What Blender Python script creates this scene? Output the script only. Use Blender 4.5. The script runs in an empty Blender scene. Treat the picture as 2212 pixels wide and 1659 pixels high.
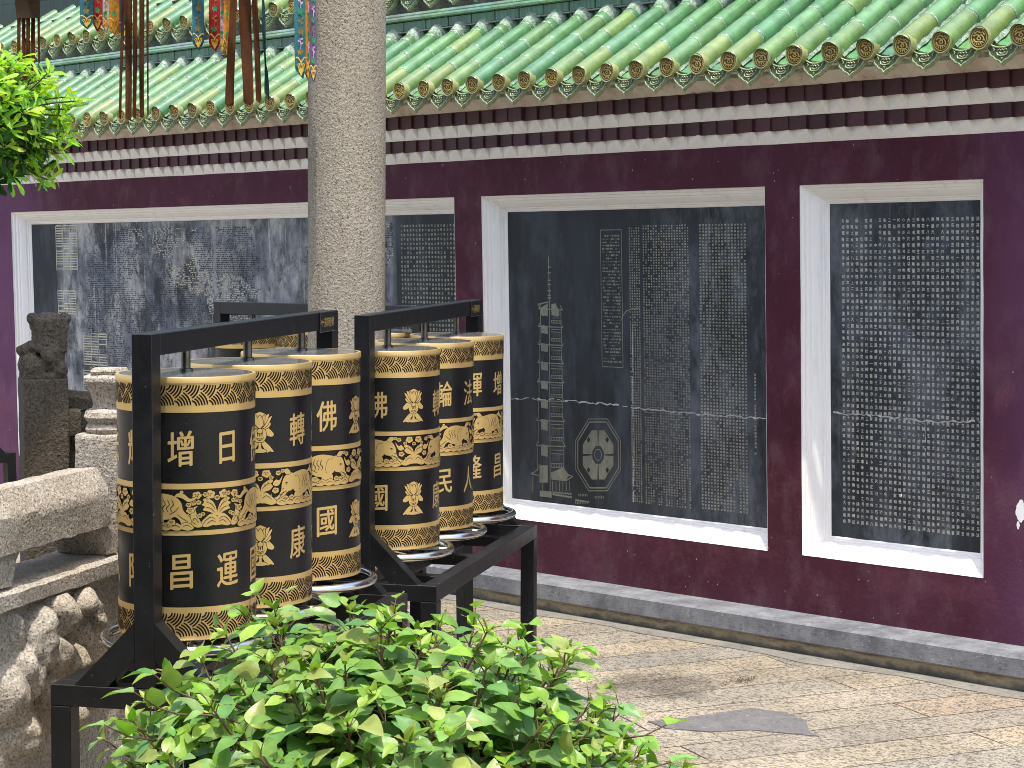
import bpy, bmesh, math, random
from math import sin, cos, pi, sqrt, radians, atan2, asin, exp
from mathutils import Vector, Matrix, Quaternion, noise

random.seed(7)
scene = bpy.context.scene
COL = scene.collection

# ------------------------------------------------------------------ camera
FD, CX, CY = 4600.0, 1106.0, 829.5          # focal length and centre in reference pixels (2212 wide)
RX = Vector((0.6845844653677275, -0.041056082450410286, 0.7277764133791419))
RY = Vector((0.7287489020378922, 0.06101915813590844, -0.6820569625177589))
RZ = Vector((-0.016405717166560634, 0.9972918632146811, 0.07169234275737338))
ROT = Matrix((RX, RY, RZ))
EYE = Vector((0, 0, 1.95))
cam = bpy.data.cameras.new('camera')
cam.sensor_width = 36.0
cam.lens = FD / 2212.0 * 36.0
cam.clip_start = 0.05
cam.clip_end = 500
cam_o = bpy.data.objects.new('camera', cam)
COL.objects.link(cam_o)
cam_o.matrix_world = Matrix.Translation(EYE) @ ROT.to_4x4()
scene.camera = cam_o

# ------------------------------------------------------------------ light
SUN_EL = radians(74)
SUN_H = Vector((0.835, -0.55, 0)).normalized()
world = bpy.data.worlds.new('World')
scene.world = world
world.use_nodes = True
wn = world.node_tree
bg = wn.nodes['Background']
sky = wn.nodes.new('ShaderNodeTexSky')
sky.sky_type = 'NISHITA'
sky.sun_disc = False
sky.sun_elevation = SUN_EL
sky.sun_rotation = atan2(SUN_H.x, SUN_H.y)
sky.air_density = 1.0
sky.dust_density = 3.0
sky.ozone_density = 1.0
wn.links.new(sky.outputs[0], bg.inputs[0])
bg.inputs[1].default_value = 0.15
sl = bpy.data.lights.new('sun', 'SUN')
sl.energy = 2.0
sl.angle = radians(0.6)
sl.color = (1.0, 0.955, 0.88)
so = bpy.data.objects.new('sun', sl)
COL.objects.link(so)
tosun = Vector((SUN_H.x * cos(SUN_EL), SUN_H.y * cos(SUN_EL), sin(SUN_EL)))
so.rotation_euler = tosun.to_track_quat('Z', 'Y').to_euler()
so.location = (0, 0, 12)
scene.view_settings.view_transform = 'Standard'
scene.view_settings.look = 'None'
scene.view_settings.gamma = 1
scene.view_settings.exposure = 1.3
try:
    scene.cycles.filter_width = 0.95
    scene.cycles.max_bounces = 8
    scene.cycles.diffuse_bounces = 4
    scene.cycles.transparent_max_bounces = 8
except Exception:
    pass

# ------------------------------------------------------------------ helpers
def at(px, py, depth):
    """point seen at reference pixel (px,py) at a given depth"""
    c = Vector((px - CX, -(py - CY), -FD)) * (depth / FD)
    return EYE + Vector((RX.dot(c), RY.dot(c), RZ.dot(c)))
def on_y(px, py, y):
    r = at(px, py, 1.0) - EYE
    return EYE + r * (y / r.y)
def on_z(px, py, z):
    r = at(px, py, 1.0) - EYE
    return EYE + r * ((z - EYE.z) / r.z)
def lin(h):
    h = h.lstrip('#')
    out = []
    for i in (0, 2, 4):
        v = int(h[i:i + 2], 16) / 255.0
        out.append(v / 12.92 if v <= 0.04045 else ((v + 0.055) / 1.055) ** 2.4)
    return tuple(out)
def smooth01(t):
    t = max(0.0, min(1.0, t))
    return t * t * (3 - 2 * t)

class MB:
    """collects geometry for ONE mesh object"""
    def __init__(s):
        s.v = []; s.f = []; s.c = []; s.m = []
        s.col = (1, 1, 1); s.mi = 0
    def face(s, pts):
        b = len(s.v)
        s.v.extend([tuple(p) for p in pts])
        s.f.append(tuple(range(b, b + len(pts)))); s.c.append(s.col); s.m.append(s.mi)
    def idx(s, verts, faces):
        b = len(s.v)
        s.v.extend([tuple(p) for p in verts])
        for f in faces:
            s.f.append(tuple(b + i for i in f)); s.c.append(s.col); s.m.append(s.mi)
    def box(s, x0, x1, y0, y1, z0, z1, ch=0.0, M=None):
        if ch <= 0:
            vs = [(x, y, z) for x in (x0, x1) for y in (y0, y1) for z in (z0, z1)]
            fs = [(0, 1, 3, 2), (4, 6, 7, 5), (0, 4, 5, 1), (2, 3, 7, 6), (0, 2, 6, 4), (1, 5, 7, 3)]
        else:
            bm = bmesh.new()
            bmesh.ops.create_cube(bm, size=1.0)
            for v in bm.verts:
                v.co = Vector(((x0 + x1) / 2 + v.co.x * (x1 - x0), (y0 + y1) / 2 + v.co.y * (y1 - y0), (z0 + z1) / 2 + v.co.z * (z1 - z0)))
            bmesh.ops.bevel(bm, geom=bm.edges[:], offset=ch, segments=1, affect='EDGES', profile=0.5)
            bm.verts.index_update()
            vs = [v.co.copy() for v in bm.verts]
            fs = [tuple(v.index for v in f.verts) for f in bm.faces]
            bm.free()
        if M is not None:
            vs = [M @ Vector(v) for v in vs]
        s.idx(vs, fs)
    def tube(s, pts, rad, n=8, caps=True):
        pts = [Vector(p) for p in pts]
        rs = rad if isinstance(rad, (list, tuple)) else [rad] * len(pts)
        vs = []; fs = []
        up = None
        for i, p in enumerate(pts):
            d = (pts[min(i + 1, len(pts) - 1)] - pts[max(i - 1, 0)]).normalized()
            if up is None:
                up = Vector((0, 0, 1)) if abs(d.z) < 0.9 else Vector((1, 0, 0))
            a = d.cross(up)
            if a.length < 1e-6:
                a = d.orthogonal()
            a.normalize(); b = a.cross(d).normalized(); up = b
            for k in range(n):
                t = 2 * pi * k / n
                vs.append(p + (a * cos(t) + b * sin(t)) * rs[i])
        for i in range(len(pts) - 1):
            for k in range(n):
                fs.append((i * n + k, i * n + (k + 1) % n, (i + 1) * n + (k + 1) % n, (i + 1) * n + k))
        if caps:
            fs.append(tuple(range(n - 1, -1, -1))); fs.append(tuple((len(pts) - 1) * n + k for k in range(n)))
        s.idx(vs, fs)
    def lathe(s, prof, n=48, M=None, close=False):
        vs = []; fs = []
        for r, z in prof:
            for k in range(n):
                t = 2 * pi * k / n
                vs.append(Vector((r * cos(t), r * sin(t), z)))
        L = len(prof)
        for i in range(L - 1 if not close else L):
            j = (i + 1) % L
            for k in range(n):
                fs.append((i * n + k, i * n + (k + 1) % n, j * n + (k + 1) % n, j * n + k))
        if M is not None:
            vs = [M @ v for v in vs]
        s.idx(vs, fs)
    def prism(s, poly, y0, y1, M=None):
        """extrude a polygon given in (x,z) along y"""
        n = len(poly)
        vs = [Vector((x, y0, z)) for x, z in poly] + [Vector((x, y1, z)) for x, z in poly]
        fs = [tuple(range(n)), tuple(range(2 * n - 1, n - 1, -1))]
        for i in range(n):
            fs.append((i, n + i, n + (i + 1) % n, (i + 1) % n))
        if M is not None:
            vs = [M @ v for v in vs]
        s.idx(vs, fs)
    def build(s, name, mats, parent=None, off=None, smooth=False, angle=None, link=True, weld=0.0, normals=True):
        if off is None:
            off = Vector(parent.get('o', (0, 0, 0))) if parent is not None else Vector((0, 0, 0))
        me = bpy.data.meshes.new(name)
        me.from_pydata([(x - off[0], y - off[1], z - off[2]) for x, y, z in s.v], [], s.f)
        if not isinstance(mats, (list, tuple)):
            mats = [mats]
        for m in mats:
            me.materials.append(m)
        if len(mats) > 1:
            me.polygons.foreach_set('material_index', s.m)
        if any(c != (1, 1, 1) for c in s.c):
            a = me.color_attributes.new('Col', 'FLOAT_COLOR', 'CORNER')
            buf = []
            for f, c in zip(s.f, s.c):
                buf.extend(((c[0], c[1], c[2], 1.0)) * len(f))
            a.data.foreach_set('color', buf)
        if normals or weld:
            bm = bmesh.new(); bm.from_mesh(me)
            if weld:
                bmesh.ops.remove_doubles(bm, verts=bm.verts[:], dist=weld)
            if normals:
                bmesh.ops.recalc_face_normals(bm, faces=bm.faces[:])
            if smooth and angle is not None:
                ca = cos(radians(angle))
                for e in bm.edges:
                    if len(e.link_faces) == 2:
                        e.smooth = e.link_faces[0].normal.dot(e.link_faces[1].normal) > ca
            bm.to_mesh(me); bm.free()
        if smooth:
            me.polygons.foreach_set('use_smooth', [True] * len(me.polygons))
        me.update()
        o = bpy.data.objects.new(name, me)
        if link:
            COL.objects.link(o)
        if parent is not None:
            o.parent = parent
        return o

def tag(o, label=None, cat=None, group=None, kind=None):
    if label: o['label'] = label
    if cat: o['category'] = cat
    if group: o['group'] = group
    if kind: o['kind'] = kind
    return o
def thing(name, label, cat, loc=(0, 0, 0), group=None, world_coords=True):
    o = bpy.data.objects.new(name, None)
    o.empty_display_size = 0.1
    COL.objects.link(o)
    o.location = loc
    if world_coords:
        o['o'] = tuple(loc)
    return tag(o, label, cat, group)
def copy_obj(o, parent, loc=None):
    c = o.copy(); COL.objects.link(c); c.parent = parent
    if loc is not None:
        c.location = loc
    return c

# ------------------------------------------------------------------ node material helper
class NM:
    def __init__(s, name):
        s.mat = bpy.data.materials.new(name); s.mat.use_nodes = True
        s.t = s.mat.node_tree; s.nodes = s.t.nodes
        s.b = s.nodes['Principled BSDF']
    def add(s, typ, **kw):
        n = s.nodes.new(typ)
        for k, v in kw.items():
            setattr(n, k, v)
        return n
    def link(s, a, b): s.t.links.new(a, b)
    def val(s, sock, v):
        if isinstance(v, bpy.types.NodeSocket): s.link(v, sock)
        elif isinstance(v, (tuple, list)) and len(v) == 3 and sock.type == 'RGBA': sock.default_value = (*v, 1)
        else: sock.default_value = v
    def pos(s, scale=(1, 1, 1), rot=(0, 0, 0), loc=(0, 0, 0), obj=False):
        if obj:
            src = s.add('ShaderNodeTexCoord').outputs['Object']
        else:
            src = s.add('ShaderNodeNewGeometry').outputs['Position']
        m = s.add('ShaderNodeMapping')
        s.link(src, m.inputs[0])
        m.inputs['Scale'].default_value = scale; m.inputs['Rotation'].default_value = rot; m.inputs['Location'].default_value = loc
        return m.outputs[0]
    def noise(s, vec, scale=5, detail=3, rough=0.55, dist=0.0, out='Fac'):
        n = s.add('ShaderNodeTexNoise')
        s.val(n.inputs['Vector'], vec)
        n.inputs['Scale'].default_value = scale; n.inputs['Detail'].default_value = detail
        n.inputs['Roughness'].default_value = rough; n.inputs['Distortion'].default_value = dist
        return n.outputs[out]
    def voro(s, vec, scale=5, feature='F1', out='Distance', rnd=1.0):
        n = s.add('ShaderNodeTexVoronoi', feature=feature)
        s.val(n.inputs['Vector'], vec); n.inputs['Scale'].default_value = scale
        n.inputs['Randomness'].default_value = rnd
        return n.outputs[out]
    def ramp(s, fac, stops, interp='LINEAR'):
        n = s.add('ShaderNodeValToRGB'); r = n.color_ramp; r.interpolation = interp
        while len(r.elements) < len(stops): r.elements.new(0.5)
        for e, (p, c) in zip(r.elements, stops):
            e.position = p
            e.color = (c, c, c, 1) if isinstance(c, (int, float)) else (*c, 1)
        s.link(fac, n.inputs[0]); return n.outputs[0]
    def mix(s, fac, a, b, blend='MIX'):
        n = s.add('ShaderNodeMix', data_type='RGBA', blend_type=blend)
        s.val(n.inputs[0], fac); s.val(n.inputs[6], a); s.val(n.inputs[7], b)
        return n.outputs[2]
    def math(s, op, a, b=0.0, c=None, clamp=False):
        n = s.add('ShaderNodeMath', operation=op, use_clamp=clamp)
        s.val(n.inputs[0], a); s.val(n.inputs[1], b)
        if c is not None: s.val(n.inputs[2], c)
        return n.outputs[0]
    def sep(s, vec):
        n = s.add('ShaderNodeSeparateXYZ'); s.link(vec, n.inputs[0]); return n.outputs
    def attr(s, name='Col'):
        n = s.add('ShaderNodeAttribute'); n.attribute_name = name; return n.outputs['Color']
    def bump(s, h, strength=0.3, dist=0.01):
        n = s.add('ShaderNodeBump'); s.link(h, n.inputs['Height'])
        n.inputs['Strength'].default_value = strength; n.inputs['Distance'].default_value = dist
        s.link(n.outputs[0], s.b.inputs['Normal']); return n
    def set(s, color=None, rough=None, metal=None, coat=None, spec=None, **kw):
        b = s.b
        if color is not None: s.val(b.inputs['Base Color'], color)
        if rough is not None: s.val(b.inputs['Roughness'], rough)
        if metal is not None: s.val(b.inputs['Metallic'], metal)
        if spec is not None: s.val(b.inputs['Specular IOR Level'], spec)
        if coat is not None:
            b.inputs['Coat Weight'].default_value = coat; b.inputs['Coat Roughness'].default_value = 0.08
        return s.mat
# ------------------------------------------------------------------ materials
def m_purple():
    n = NM('purple_limewash')
    p = n.pos()
    big = n.noise(p, 1.3, 4, 0.6)
    c = n.mix(n.ramp(big, [(0.35, 0.0), (0.7, 1.0)]), (0.062, 0.0132, 0.0215), (0.086, 0.0245, 0.043))
    st = n.noise(n.pos(scale=(3, 3, 1.6)), 2.2, 5, 0.65)
    c = n.mix(n.ramp(st, [(0.48, 0.0), (0.72, 0.6)]), c, (0.088, 0.028, 0.046))
    # violet bleaching towards the ends of the wall, as patches of thin paint
    x = n.sep(p)[0]
    ends = n.math('ADD', n.ramp(n.math('MULTIPLY_ADD', x, 0.5, 3.1), [(0.42, 0.0), (0.62, 1.0)]), n.ramp(n.math('MULTIPLY_ADD', x, -0.5, -6.0), [(0.28, 0.0), (0.6, 1.0)]))
    c = n.mix(n.math('MULTIPLY', ends, n.ramp(big, [(0.3, 0.35), (0.7, 0.9)])), c, (0.140, 0.056, 0.128))
    # washed-out blotches and dusty rain-splash streaks
    bl = n.noise(n.pos(scale=(1, 1, 1.4), loc=(4, 0, 2)), 3.4, 6, 0.7)
    c = n.mix(n.ramp(bl, [(0.54, 0.0), (0.70, 0.5)]), c, (0.150, 0.048, 0.072))
    dn = n.noise(n.pos(scale=(2.4, 1, 1.2), loc=(1, 0, 5)), 2.9, 6, 0.72)
    c = n.mix(n.ramp(dn, [(0.50, 0.0), (0.68, 0.55)]), c, (0.135, 0.072, 0.085))
    # pale scuffs and specks
    sc = n.noise(n.pos(scale=(1, 1, 2.2)), 26, 5, 0.75)
    msk = n.math('MULTIPLY', n.ramp(sc, [(0.70, 0.0), (0.76, 1.0)]), n.ramp(n.noise(p, 2.7, 2), [(0.5, 0.0), (0.62, 0.8)]))
    c = n.mix(msk, c, (0.34, 0.26, 0.27))
    sp = n.voro(p, 22, out='Distance')
    spm = n.math('MULTIPLY', n.math('LESS_THAN', sp, 0.07), n.math('GREATER_THAN', n.noise(p, 14, 1), 0.56))
    c = n.mix(spm, c, (0.45, 0.36, 0.36))
    n.bump(n.noise(p, 34, 5, 0.7), 0.25, 0.01)
    n.b.inputs['Sheen Weight'].default_value = 0.06; n.b.inputs['Sheen Roughness'].default_value = 0.35; n.b.inputs['Sheen Tint'].default_value = (1.0, 0.82, 0.86, 1)
    return n.set(c, 0.7, spec=0.16)
def m_white(name='white_paint', base=(0.90, 0.885, 0.85), warm=(0.78, 0.73, 0.62), dirt=0.3):
    n = NM(name); p = n.pos()
    f = n.noise(p, 3.5, 5, 0.65)
    c = n.mix(n.ramp(f, [(0.45, 0.0), (0.8, dirt)]), base, warm)
    dr = n.noise(n.pos(scale=(9, 9, 0.9)), 2.4, 5, 0.7)
    c = n.mix(n.ramp(dr, [(0.55, 0.0), (0.75, 0.35)]), c, (0.50, 0.46, 0.38))
    sp = n.noise(n.pos(scale=(1, 1, 0.4)), 60, 4, 0.7)
    c = n.mix(n.ramp(sp, [(0.68, 0.0), (0.76, 0.5)]), c, (0.25, 0.20, 0.14))
    n.bump(n.noise(p, 40, 4), 0.15, 0.006)
    return n.set(c, 0.55)
def m_eave_white():
    n = NM('stained_plaster'); p = n.pos()
    f = n.noise(n.pos(scale=(1, 1, 0.6)), 5.5, 5, 0.7)
    c = n.mix(n.ramp(f, [(0.42, 0.0), (0.68, 0.8)]), (0.66, 0.61, 0.52), (0.38, 0.27, 0.19))
    f2 = n.noise(p, 24, 4, 0.7)
    c = n.mix(n.ramp(f2, [(0.62, 0.0), (0.74, 0.7)]), c, (0.16, 0.10, 0.07))
    n.bump(f2, 0.2, 0.008)
    return n.set(c, 0.7)
def m_brick_purple():
    n = NM('purple_brick'); p = n.pos()
    c = n.mix(1.0, n.attr(), n.ramp(n.noise(p, 18, 4, 0.7), [(0.3, 0.7), (0.75, 1.35)]), 'MULTIPLY')
    w = n.noise(p, 45, 4, 0.75)
    msk = n.math('MULTIPLY', n.ramp(w, [(0.64, 0.0), (0.7, 0.7)]), n.ramp(n.noise(p, 5, 2), [(0.5, 0.0), (0.6, 1.0)]))
    c = n.mix(msk, c, (0.34, 0.20, 0.16))
    n.bump(w, 0.2, 0.006)
    return n.set(c, 0.6)
def m_granite(name, light, mid, dark, sc=95, bump=0.5, warm=None):
    n = NM(name); p = n.pos()
    g = n.noise(p, sc, 2, 0.6, 0.6)
    g2 = n.noise(n.pos(loc=(3, 7, 1)), sc * 1.7, 2, 0.6, 0.3)
    c = n.mix(n.ramp(g, [(0.40, 0.0), (0.60, 1.0)]), mid, light)
    c = n.mix(n.ramp(g2, [(0.585, 0.0), (0.635, 0.9)]), c, dark)
    w = n.noise(p, 2.2, 4, 0.6)
    if warm is not None:
        c = n.mix(n.ramp(w, [(0.42, 0.0), (0.72, 0.65)]), c, n.mix(1.0, c, warm, 'MULTIPLY'))
    stn = n.noise(n.pos(scale=(3.2, 3.2, 0.55), loc=(2, 5, 0)), 1.7, 5, 0.65)
    c = n.mix(n.ramp(stn, [(0.46, 0.0), (0.70, 0.7)]), c, n.mix(1.0, c, (0.66, 0.63, 0.58), 'MULTIPLY'))
    h = n.math('ADD', n.noise(p, sc * 0.8, 3, 0.7), n.math('MULTIPLY', g, 0.7))
    n.bump(h, bump, 0.012)
    return n.set(c, 0.8, spec=0.3)
def m_paving():
    n = NM('granite_paving')
    p = n.pos(rot=(0, 0, radians(-68.5)))
    wob = n.noise(n.pos(), 3.0, 2, out='Color')
    pv = n.add('ShaderNodeVectorMath', operation='MULTIPLY_ADD')
    n.link(wob, pv.inputs[0]); pv.inputs[1].default_value = (0.02, 0.022, 0); n.link(p, pv.inputs[2])
    br = n.add('ShaderNodeTexBrick')
    n.link(pv.outputs[0], br.inputs['Vector'])
    br.inputs['Scale'].default_value = 1.0
    br.inputs['Brick Width'].default_value = 1.75; br.inputs['Row Height'].default_value = 0.275
    br.inputs['Mortar Size'].default_value = 0.0048; br.inputs['Mortar Smooth'].default_value = 0.3
    br.inputs['Bias'].default_value = 0.0
    br.offset = 0.37; br.offset_frequency = 2
    br.inputs['Color1'].default_value = (0.0, 0.0, 0.0, 1); br.inputs['Color2'].default_value = (1, 1, 1, 1)
    br.inputs['Mortar'].default_value = (0.5, 0.5, 0.5, 1)
    tone = n.ramp(br.outputs['Color'], [(0.0, (0.375, 0.325, 0.24)), (0.3, (0.41, 0.335, 0.22)), (0.55, (0.34, 0.31, 0.25)), (0.8, (0.395, 0.315, 0.225)), (1.0, (0.30, 0.28, 0.235))])
    g = n.noise(n.pos(scale=(0.62, 1.25, 1), rot=(0, 0, radians(-46))), 62, 2, 0.6, 1.4)
    c = n.mix(n.ramp(g, [(0.50, 0.0), (0.56, 0.88)]), tone, (0.085, 0.076, 0.064))
    g2 = n.noise(n.pos(loc=(5, 2, 0)), 110, 2, 0.6)
    c = n.mix(n.ramp(g2, [(0.56, 0.0), (0.66, 0.55)]), c, (0.56, 0.50, 0.385))
    big = n.noise(n.pos(), 1.6, 4, 0.6)
    c = n.mix(n.ramp(big, [(0.42, 0.0), (0.62, 0.8)]), c, n.mix(1.0, c, (0.70, 0.70, 0.69), 'MULTIPLY'))
    c = n.mix(n.ramp(n.noise(n.pos(loc=(9, 1, 0)), 0.9, 4, 0.62), [(0.5, 0.0), (0.7, 0.35)]), c, n.mix(1.0, c, (0.62, 0.6, 0.58), 'MULTIPLY'))
    # darker blotch with a noisy edge beside the shrub
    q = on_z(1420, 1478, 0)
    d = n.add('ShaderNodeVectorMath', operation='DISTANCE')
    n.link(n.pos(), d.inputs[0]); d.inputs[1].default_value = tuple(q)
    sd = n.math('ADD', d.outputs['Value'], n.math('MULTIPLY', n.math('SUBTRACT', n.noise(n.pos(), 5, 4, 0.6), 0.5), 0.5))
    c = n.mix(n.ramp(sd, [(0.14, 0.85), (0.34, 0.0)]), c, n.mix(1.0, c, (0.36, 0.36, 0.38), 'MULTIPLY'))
    jm = n.math('MULTIPLY', br.outputs['Fac'], n.ramp(n.noise(n.pos(), 4, 4, 0.7), [(0.34, 0.3), (0.50, 1.0)]))
    c = n.mix(jm, c, (0.032, 0.028, 0.022))
    h = n.math('SUBTRACT', n.math('MULTIPLY', n.noise(n.pos(), 62, 3, 0.7, 0.9), 0.6), br.outputs['Fac'])
    n.bump(h, 0.55, 0.008)
    return n.set(c, 0.85, spec=0.25)
def m_cement(name, a, b, rough=0.8, sc=6):
    n = NM(name); p = n.pos()
    f = n.noise(p, sc, 5, 0.7)
    c = n.mix(n.ramp(f, [(0.35, 0.0), (0.65, 1.0)]), a, b)
    f2 = n.noise(n.pos(scale=(1, 1, 2.5)), sc * 7, 4, 0.75)
    c = n.mix(n.ramp(f2, [(0.54, 0.0), (0.68, 0.75)]), c, n.mix(1.0, c, (0.35, 0.35, 0.35), 'MULTIPLY'))
    sp = n.math('GREATER_THAN', n.noise(n.pos(loc=(4, 4, 4)), 55, 2, 0.6), 0.70)
    c = n.mix(n.math('MULTIPLY', sp, 0.6), c, (0.55, 0.54, 0.5))
    n.bump(f2, 0.3, 0.006)
    return n.set(c, rough, spec=0.3)
def m_base_stone():
    n = NM('stained_base_stone'); p = n.pos()
    z = n.sep(p)[2]
    zz = n.math('ADD', z, n.math('MULTIPLY', n.math('SUBTRACT', n.noise(n.pos(scale=(1, 1, 2)), 7, 5, 0.7), 0.5), 0.10))
    c = n.ramp(n.math('MULTIPLY', zz, 10), [(0.05, (0.055, 0.055, 0.045)), (0.22, (0.13, 0.12, 0.09)), (0.42, (0.36, 0.29, 0.18)), (0.62, (0.16, 0.11, 0.07))])
    n.bump(n.noise(p, 40, 4), 0.4, 0.01)
    return n.set(c, 0.85)
def m_glaze(name='green_glaze'):
    n = NM(name); p = n.pos()
    var = n.noise(n.pos(scale=(1, 1, 1)), 14, 4, 0.65)
    c = n.mix(1.0, n.attr(), n.ramp(var, [(0.3, 0.72), (0.7, 1.22)]), 'MULTIPLY')
    sp = n.noise(p, 75, 3, 0.6)
    c = n.mix(n.ramp(sp, [(0.66, 0.0), (0.74, 0.35)]), c, (0.42, 0.47, 0.32))
    n.bump(n.noise(p, 30, 3, 0.5), 0.07, 0.01)
    return n.set(c, 0.24, coat=0.75, spec=0.55)
def m_glaze_dark():
    n = NM('dark_green_glaze'); p = n.pos()
    st = n.noise(n.pos(scale=(8, 8, 1.0)), 3.2, 4, 0.65)
    c = n.ramp(st, [(0.3, (0.014, 0.05, 0.03)), (0.5, (0.02, 0.095, 0.05)), (0.68, (0.06, 0.20, 0.12)), (0.8, (0.22, 0.34, 0.27))])
    c = n.mix(1.0, c, n.attr(), 'MULTIPLY')
    return n.set(c, 0.22, coat=0.3)
def m_mortar(name='tile_mortar', a=(0.42, 0.50, 0.40), b=(0.16, 0.26, 0.17)):
    n = NM(name); p = n.pos()
    f = n.noise(p, 30, 5, 0.75)
    c = n.mix(n.ramp(f, [(0.38, 0.0), (0.62, 1.0)]), b, a)
    f2 = n.noise(p, 85, 3, 0.7)
    c = n.mix(n.ramp(f2, [(0.55, 0.0), (0.64, 0.9)]), c, (0.10, 0.15, 0.09))
    n.bump(f, 0.8, 0.02)
    return n.set(c, 0.75)
def m_relief(name, a, b):
    n = NM(name); p = n.pos()
    f = n.noise(p, 40, 4, 0.7)
    c = n.mix(n.ramp(f, [(0.38, 0.0), (0.64, 1.0)]), a, b)
    return n.set(c, 0.32, coat=0.25)
def m_gold():
    n = NM('gold_paint'); p = n.pos(obj=True)
    f = n.noise(n.pos(scale=(1, 1, 0.3), obj=True), 14, 3, 0.6)
    c = n.mix(f, (0.62, 0.405, 0.130), (0.74, 0.53, 0.205))
    return n.set(c, n.ramp(f, [(0.3, 0.34), (0.7, 0.48)]), metal=0.6, spec=0.5)
def m_black_drum():
    n = NM('black_drum_lacquer'); p = n.pos(obj=True)
    f = n.noise(p, 9, 4, 0.7)
    c = n.mix(n.ramp(f, [(0.4, 0.0), (0.75, 1.0)]), (0.0052, 0.0052, 0.0056), (0.0100, 0.0102, 0.0108))
    sp = n.noise(p, 190, 2, 0.5)
    c = n.mix(n.ramp(sp, [(0.66, 0.0), (0.72, 0.5)]), c, (0.07, 0.07, 0.075))
    return n.set(c, n.ramp(f, [(0.3, 0.28), (0.8, 0.40)]), spec=0.4)
def m_black_frame():
    n = NM('black_frame_paint'); p = n.pos()
    f = n.noise(p, 11, 4, 0.7)
    c = n.mix(n.ramp(f, [(0.4, 0.0), (0.75, 1.0)]), (0.0055, 0.0058, 0.0065), (0.010, 0.0105, 0.0115))
    sp = n.noise(p, 70, 3, 0.6)
    c = n.mix(n.ramp(sp, [(0.70, 0.0), (0.74, 0.6)]), c, (0.16, 0.15, 0.14))
    n.bump(n.noise(p, 160, 2), 0.08, 0.004)
    return n.set(c, n.ramp(f, [(0.3, 0.34), (0.8, 0.50)]), spec=0.4)
def m_plain(name, col, rough=0.5, metal=0.0, spec=0.5, var=0.0, sc=20, coat=None):
    n = NM(name)
    if var:
        f = n.noise(n.pos(obj=True), sc, 3, 0.6)
        c = n.mix(1.0, col, n.ramp(f, [(0.3, 1 - var), (0.7, 1 + var)]), 'MULTIPLY')
    else:
        c = col
    return n.set(c, rough, metal, coat, spec)
def m_chrome():
    n = NM('polished_steel'); f = n.noise(n.pos(obj=True), 40, 3, 0.6)
    return n.set((0.74, 0.735, 0.72), n.ramp(f, [(0.3, 0.12), (0.8, 0.26)]), metal=1.0)
def m_stone_tablet(kind):
    n = NM('slate_tablet_' + kind); p = n.pos()
    st = n.noise(n.pos(scale=(6, 1, 0.55)), 1.6, 5, 0.65)
    c = n.mix(n.ramp(st, [(0.32, 0.0), (0.7, 1.0)]), (0.016, 0.0185, 0.0185), (0.036, 0.042, 0.048))
    wash = n.noise(n.pos(scale=(2.2, 1, 0.8), loc=(2, 0, 3)), 2.1, 6, 0.68)
    c = n.mix(n.ramp(wash, [(0.46, 0.0), (0.64, 0.85)]), c, (0.066, 0.076, 0.092))
    if kind == 'worn':
        x = n.sep(p)[0]; z = n.sep(p)[2]
        inside = n.ramp(n.math('MULTIPLY_ADD', x, 1.0, 12.95), [(0.0, 0.0), (0.12, 1.0)])
        inside = n.math('MULTIPLY', inside, n.ramp(n.math('MULTIPLY_ADD', x, -1.0, -9.28), [(0.0, 0.0), (0.06, 1.0)]))
        ch = n.noise(n.pos(scale=(1.5, 1, 1.0), loc=(1, 0, 8)), 2.2, 8, 0.74)
        chalk = n.math('MULTIPLY', n.ramp(ch, [(0.41, 0.16), (0.50, 1.0)]), inside)
        drip = n.noise(n.pos(scale=(5, 1, 0.9)), 2.6, 6, 0.72)
        chalk = n.math('MULTIPLY', chalk, n.ramp(drip, [(0.34, 0.35), (0.60, 1.0)]))
        c = n.mix(n.math('MULTIPLY', chalk, 0.95), c, n.mix(n.ramp(n.noise(p, 3.1, 4, 0.65), [(0.38, 0.0), (0.62, 1.0)]), (0.165, 0.18, 0.215), (0.48, 0.475, 0.445)))
        fine = n.noise(n.pos(scale=(1.3, 1, 1)), 22, 5, 0.75)
        c = n.mix(n.math('MULTIPLY', n.ramp(fine, [(0.52, 0.0), (0.68, 0.7)]), inside), c, (0.025, 0.027, 0.032))
        run = n.noise(n.pos(scale=(26, 1, 0.9), loc=(7, 0, 0)), 1.6, 3, 0.6)
        c = n.mix(n.math('MULTIPLY', n.ramp(run, [(0.64, 0.0), (0.70, 0.6)]), inside), c, (0.46, 0.46, 0.45))
    else:
        hz = n.noise(n.pos(scale=(2.0, 1, 0.9), loc=(3, 0, 1)), 2.4, 7, 0.74)
        x = n.sep(p)[0]; z = n.sep(p)[2]
        rgt = n.ramp(n.math('MULTIPLY_ADD', x, 1.0, 7.45), [(0.0, 0.0), (0.45, 1.0)])
        c = n.mix(n.math('MULTIPLY', n.ramp(hz, [(0.46, 0.0), (0.62, 0.8)]), rgt), c, (0.135, 0.148, 0.165))
        run = n.noise(n.pos(scale=(22, 1, 0.7), loc=(7, 0, 0)), 1.6, 4, 0.65)
        c = n.mix(n.math('MULTIPLY', n.ramp(run, [(0.60, 0.0), (0.70, 0.45)]), rgt), c, (0.17, 0.18, 0.19))
    cr = n.noise(n.pos(scale=(1, 1, 1)), 40, 4, 0.7)
    c = n.mix(n.ramp(cr, [(0.66, 0.0), (0.75, 0.25)]), c, (0.20, 0.20, 0.19))
    n.bump(cr, 0.12, 0.004)
    return n.set(c, n.ramp(st, [(0.3, 0.46), (0.7, 0.62)]), spec=0.22)
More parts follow.
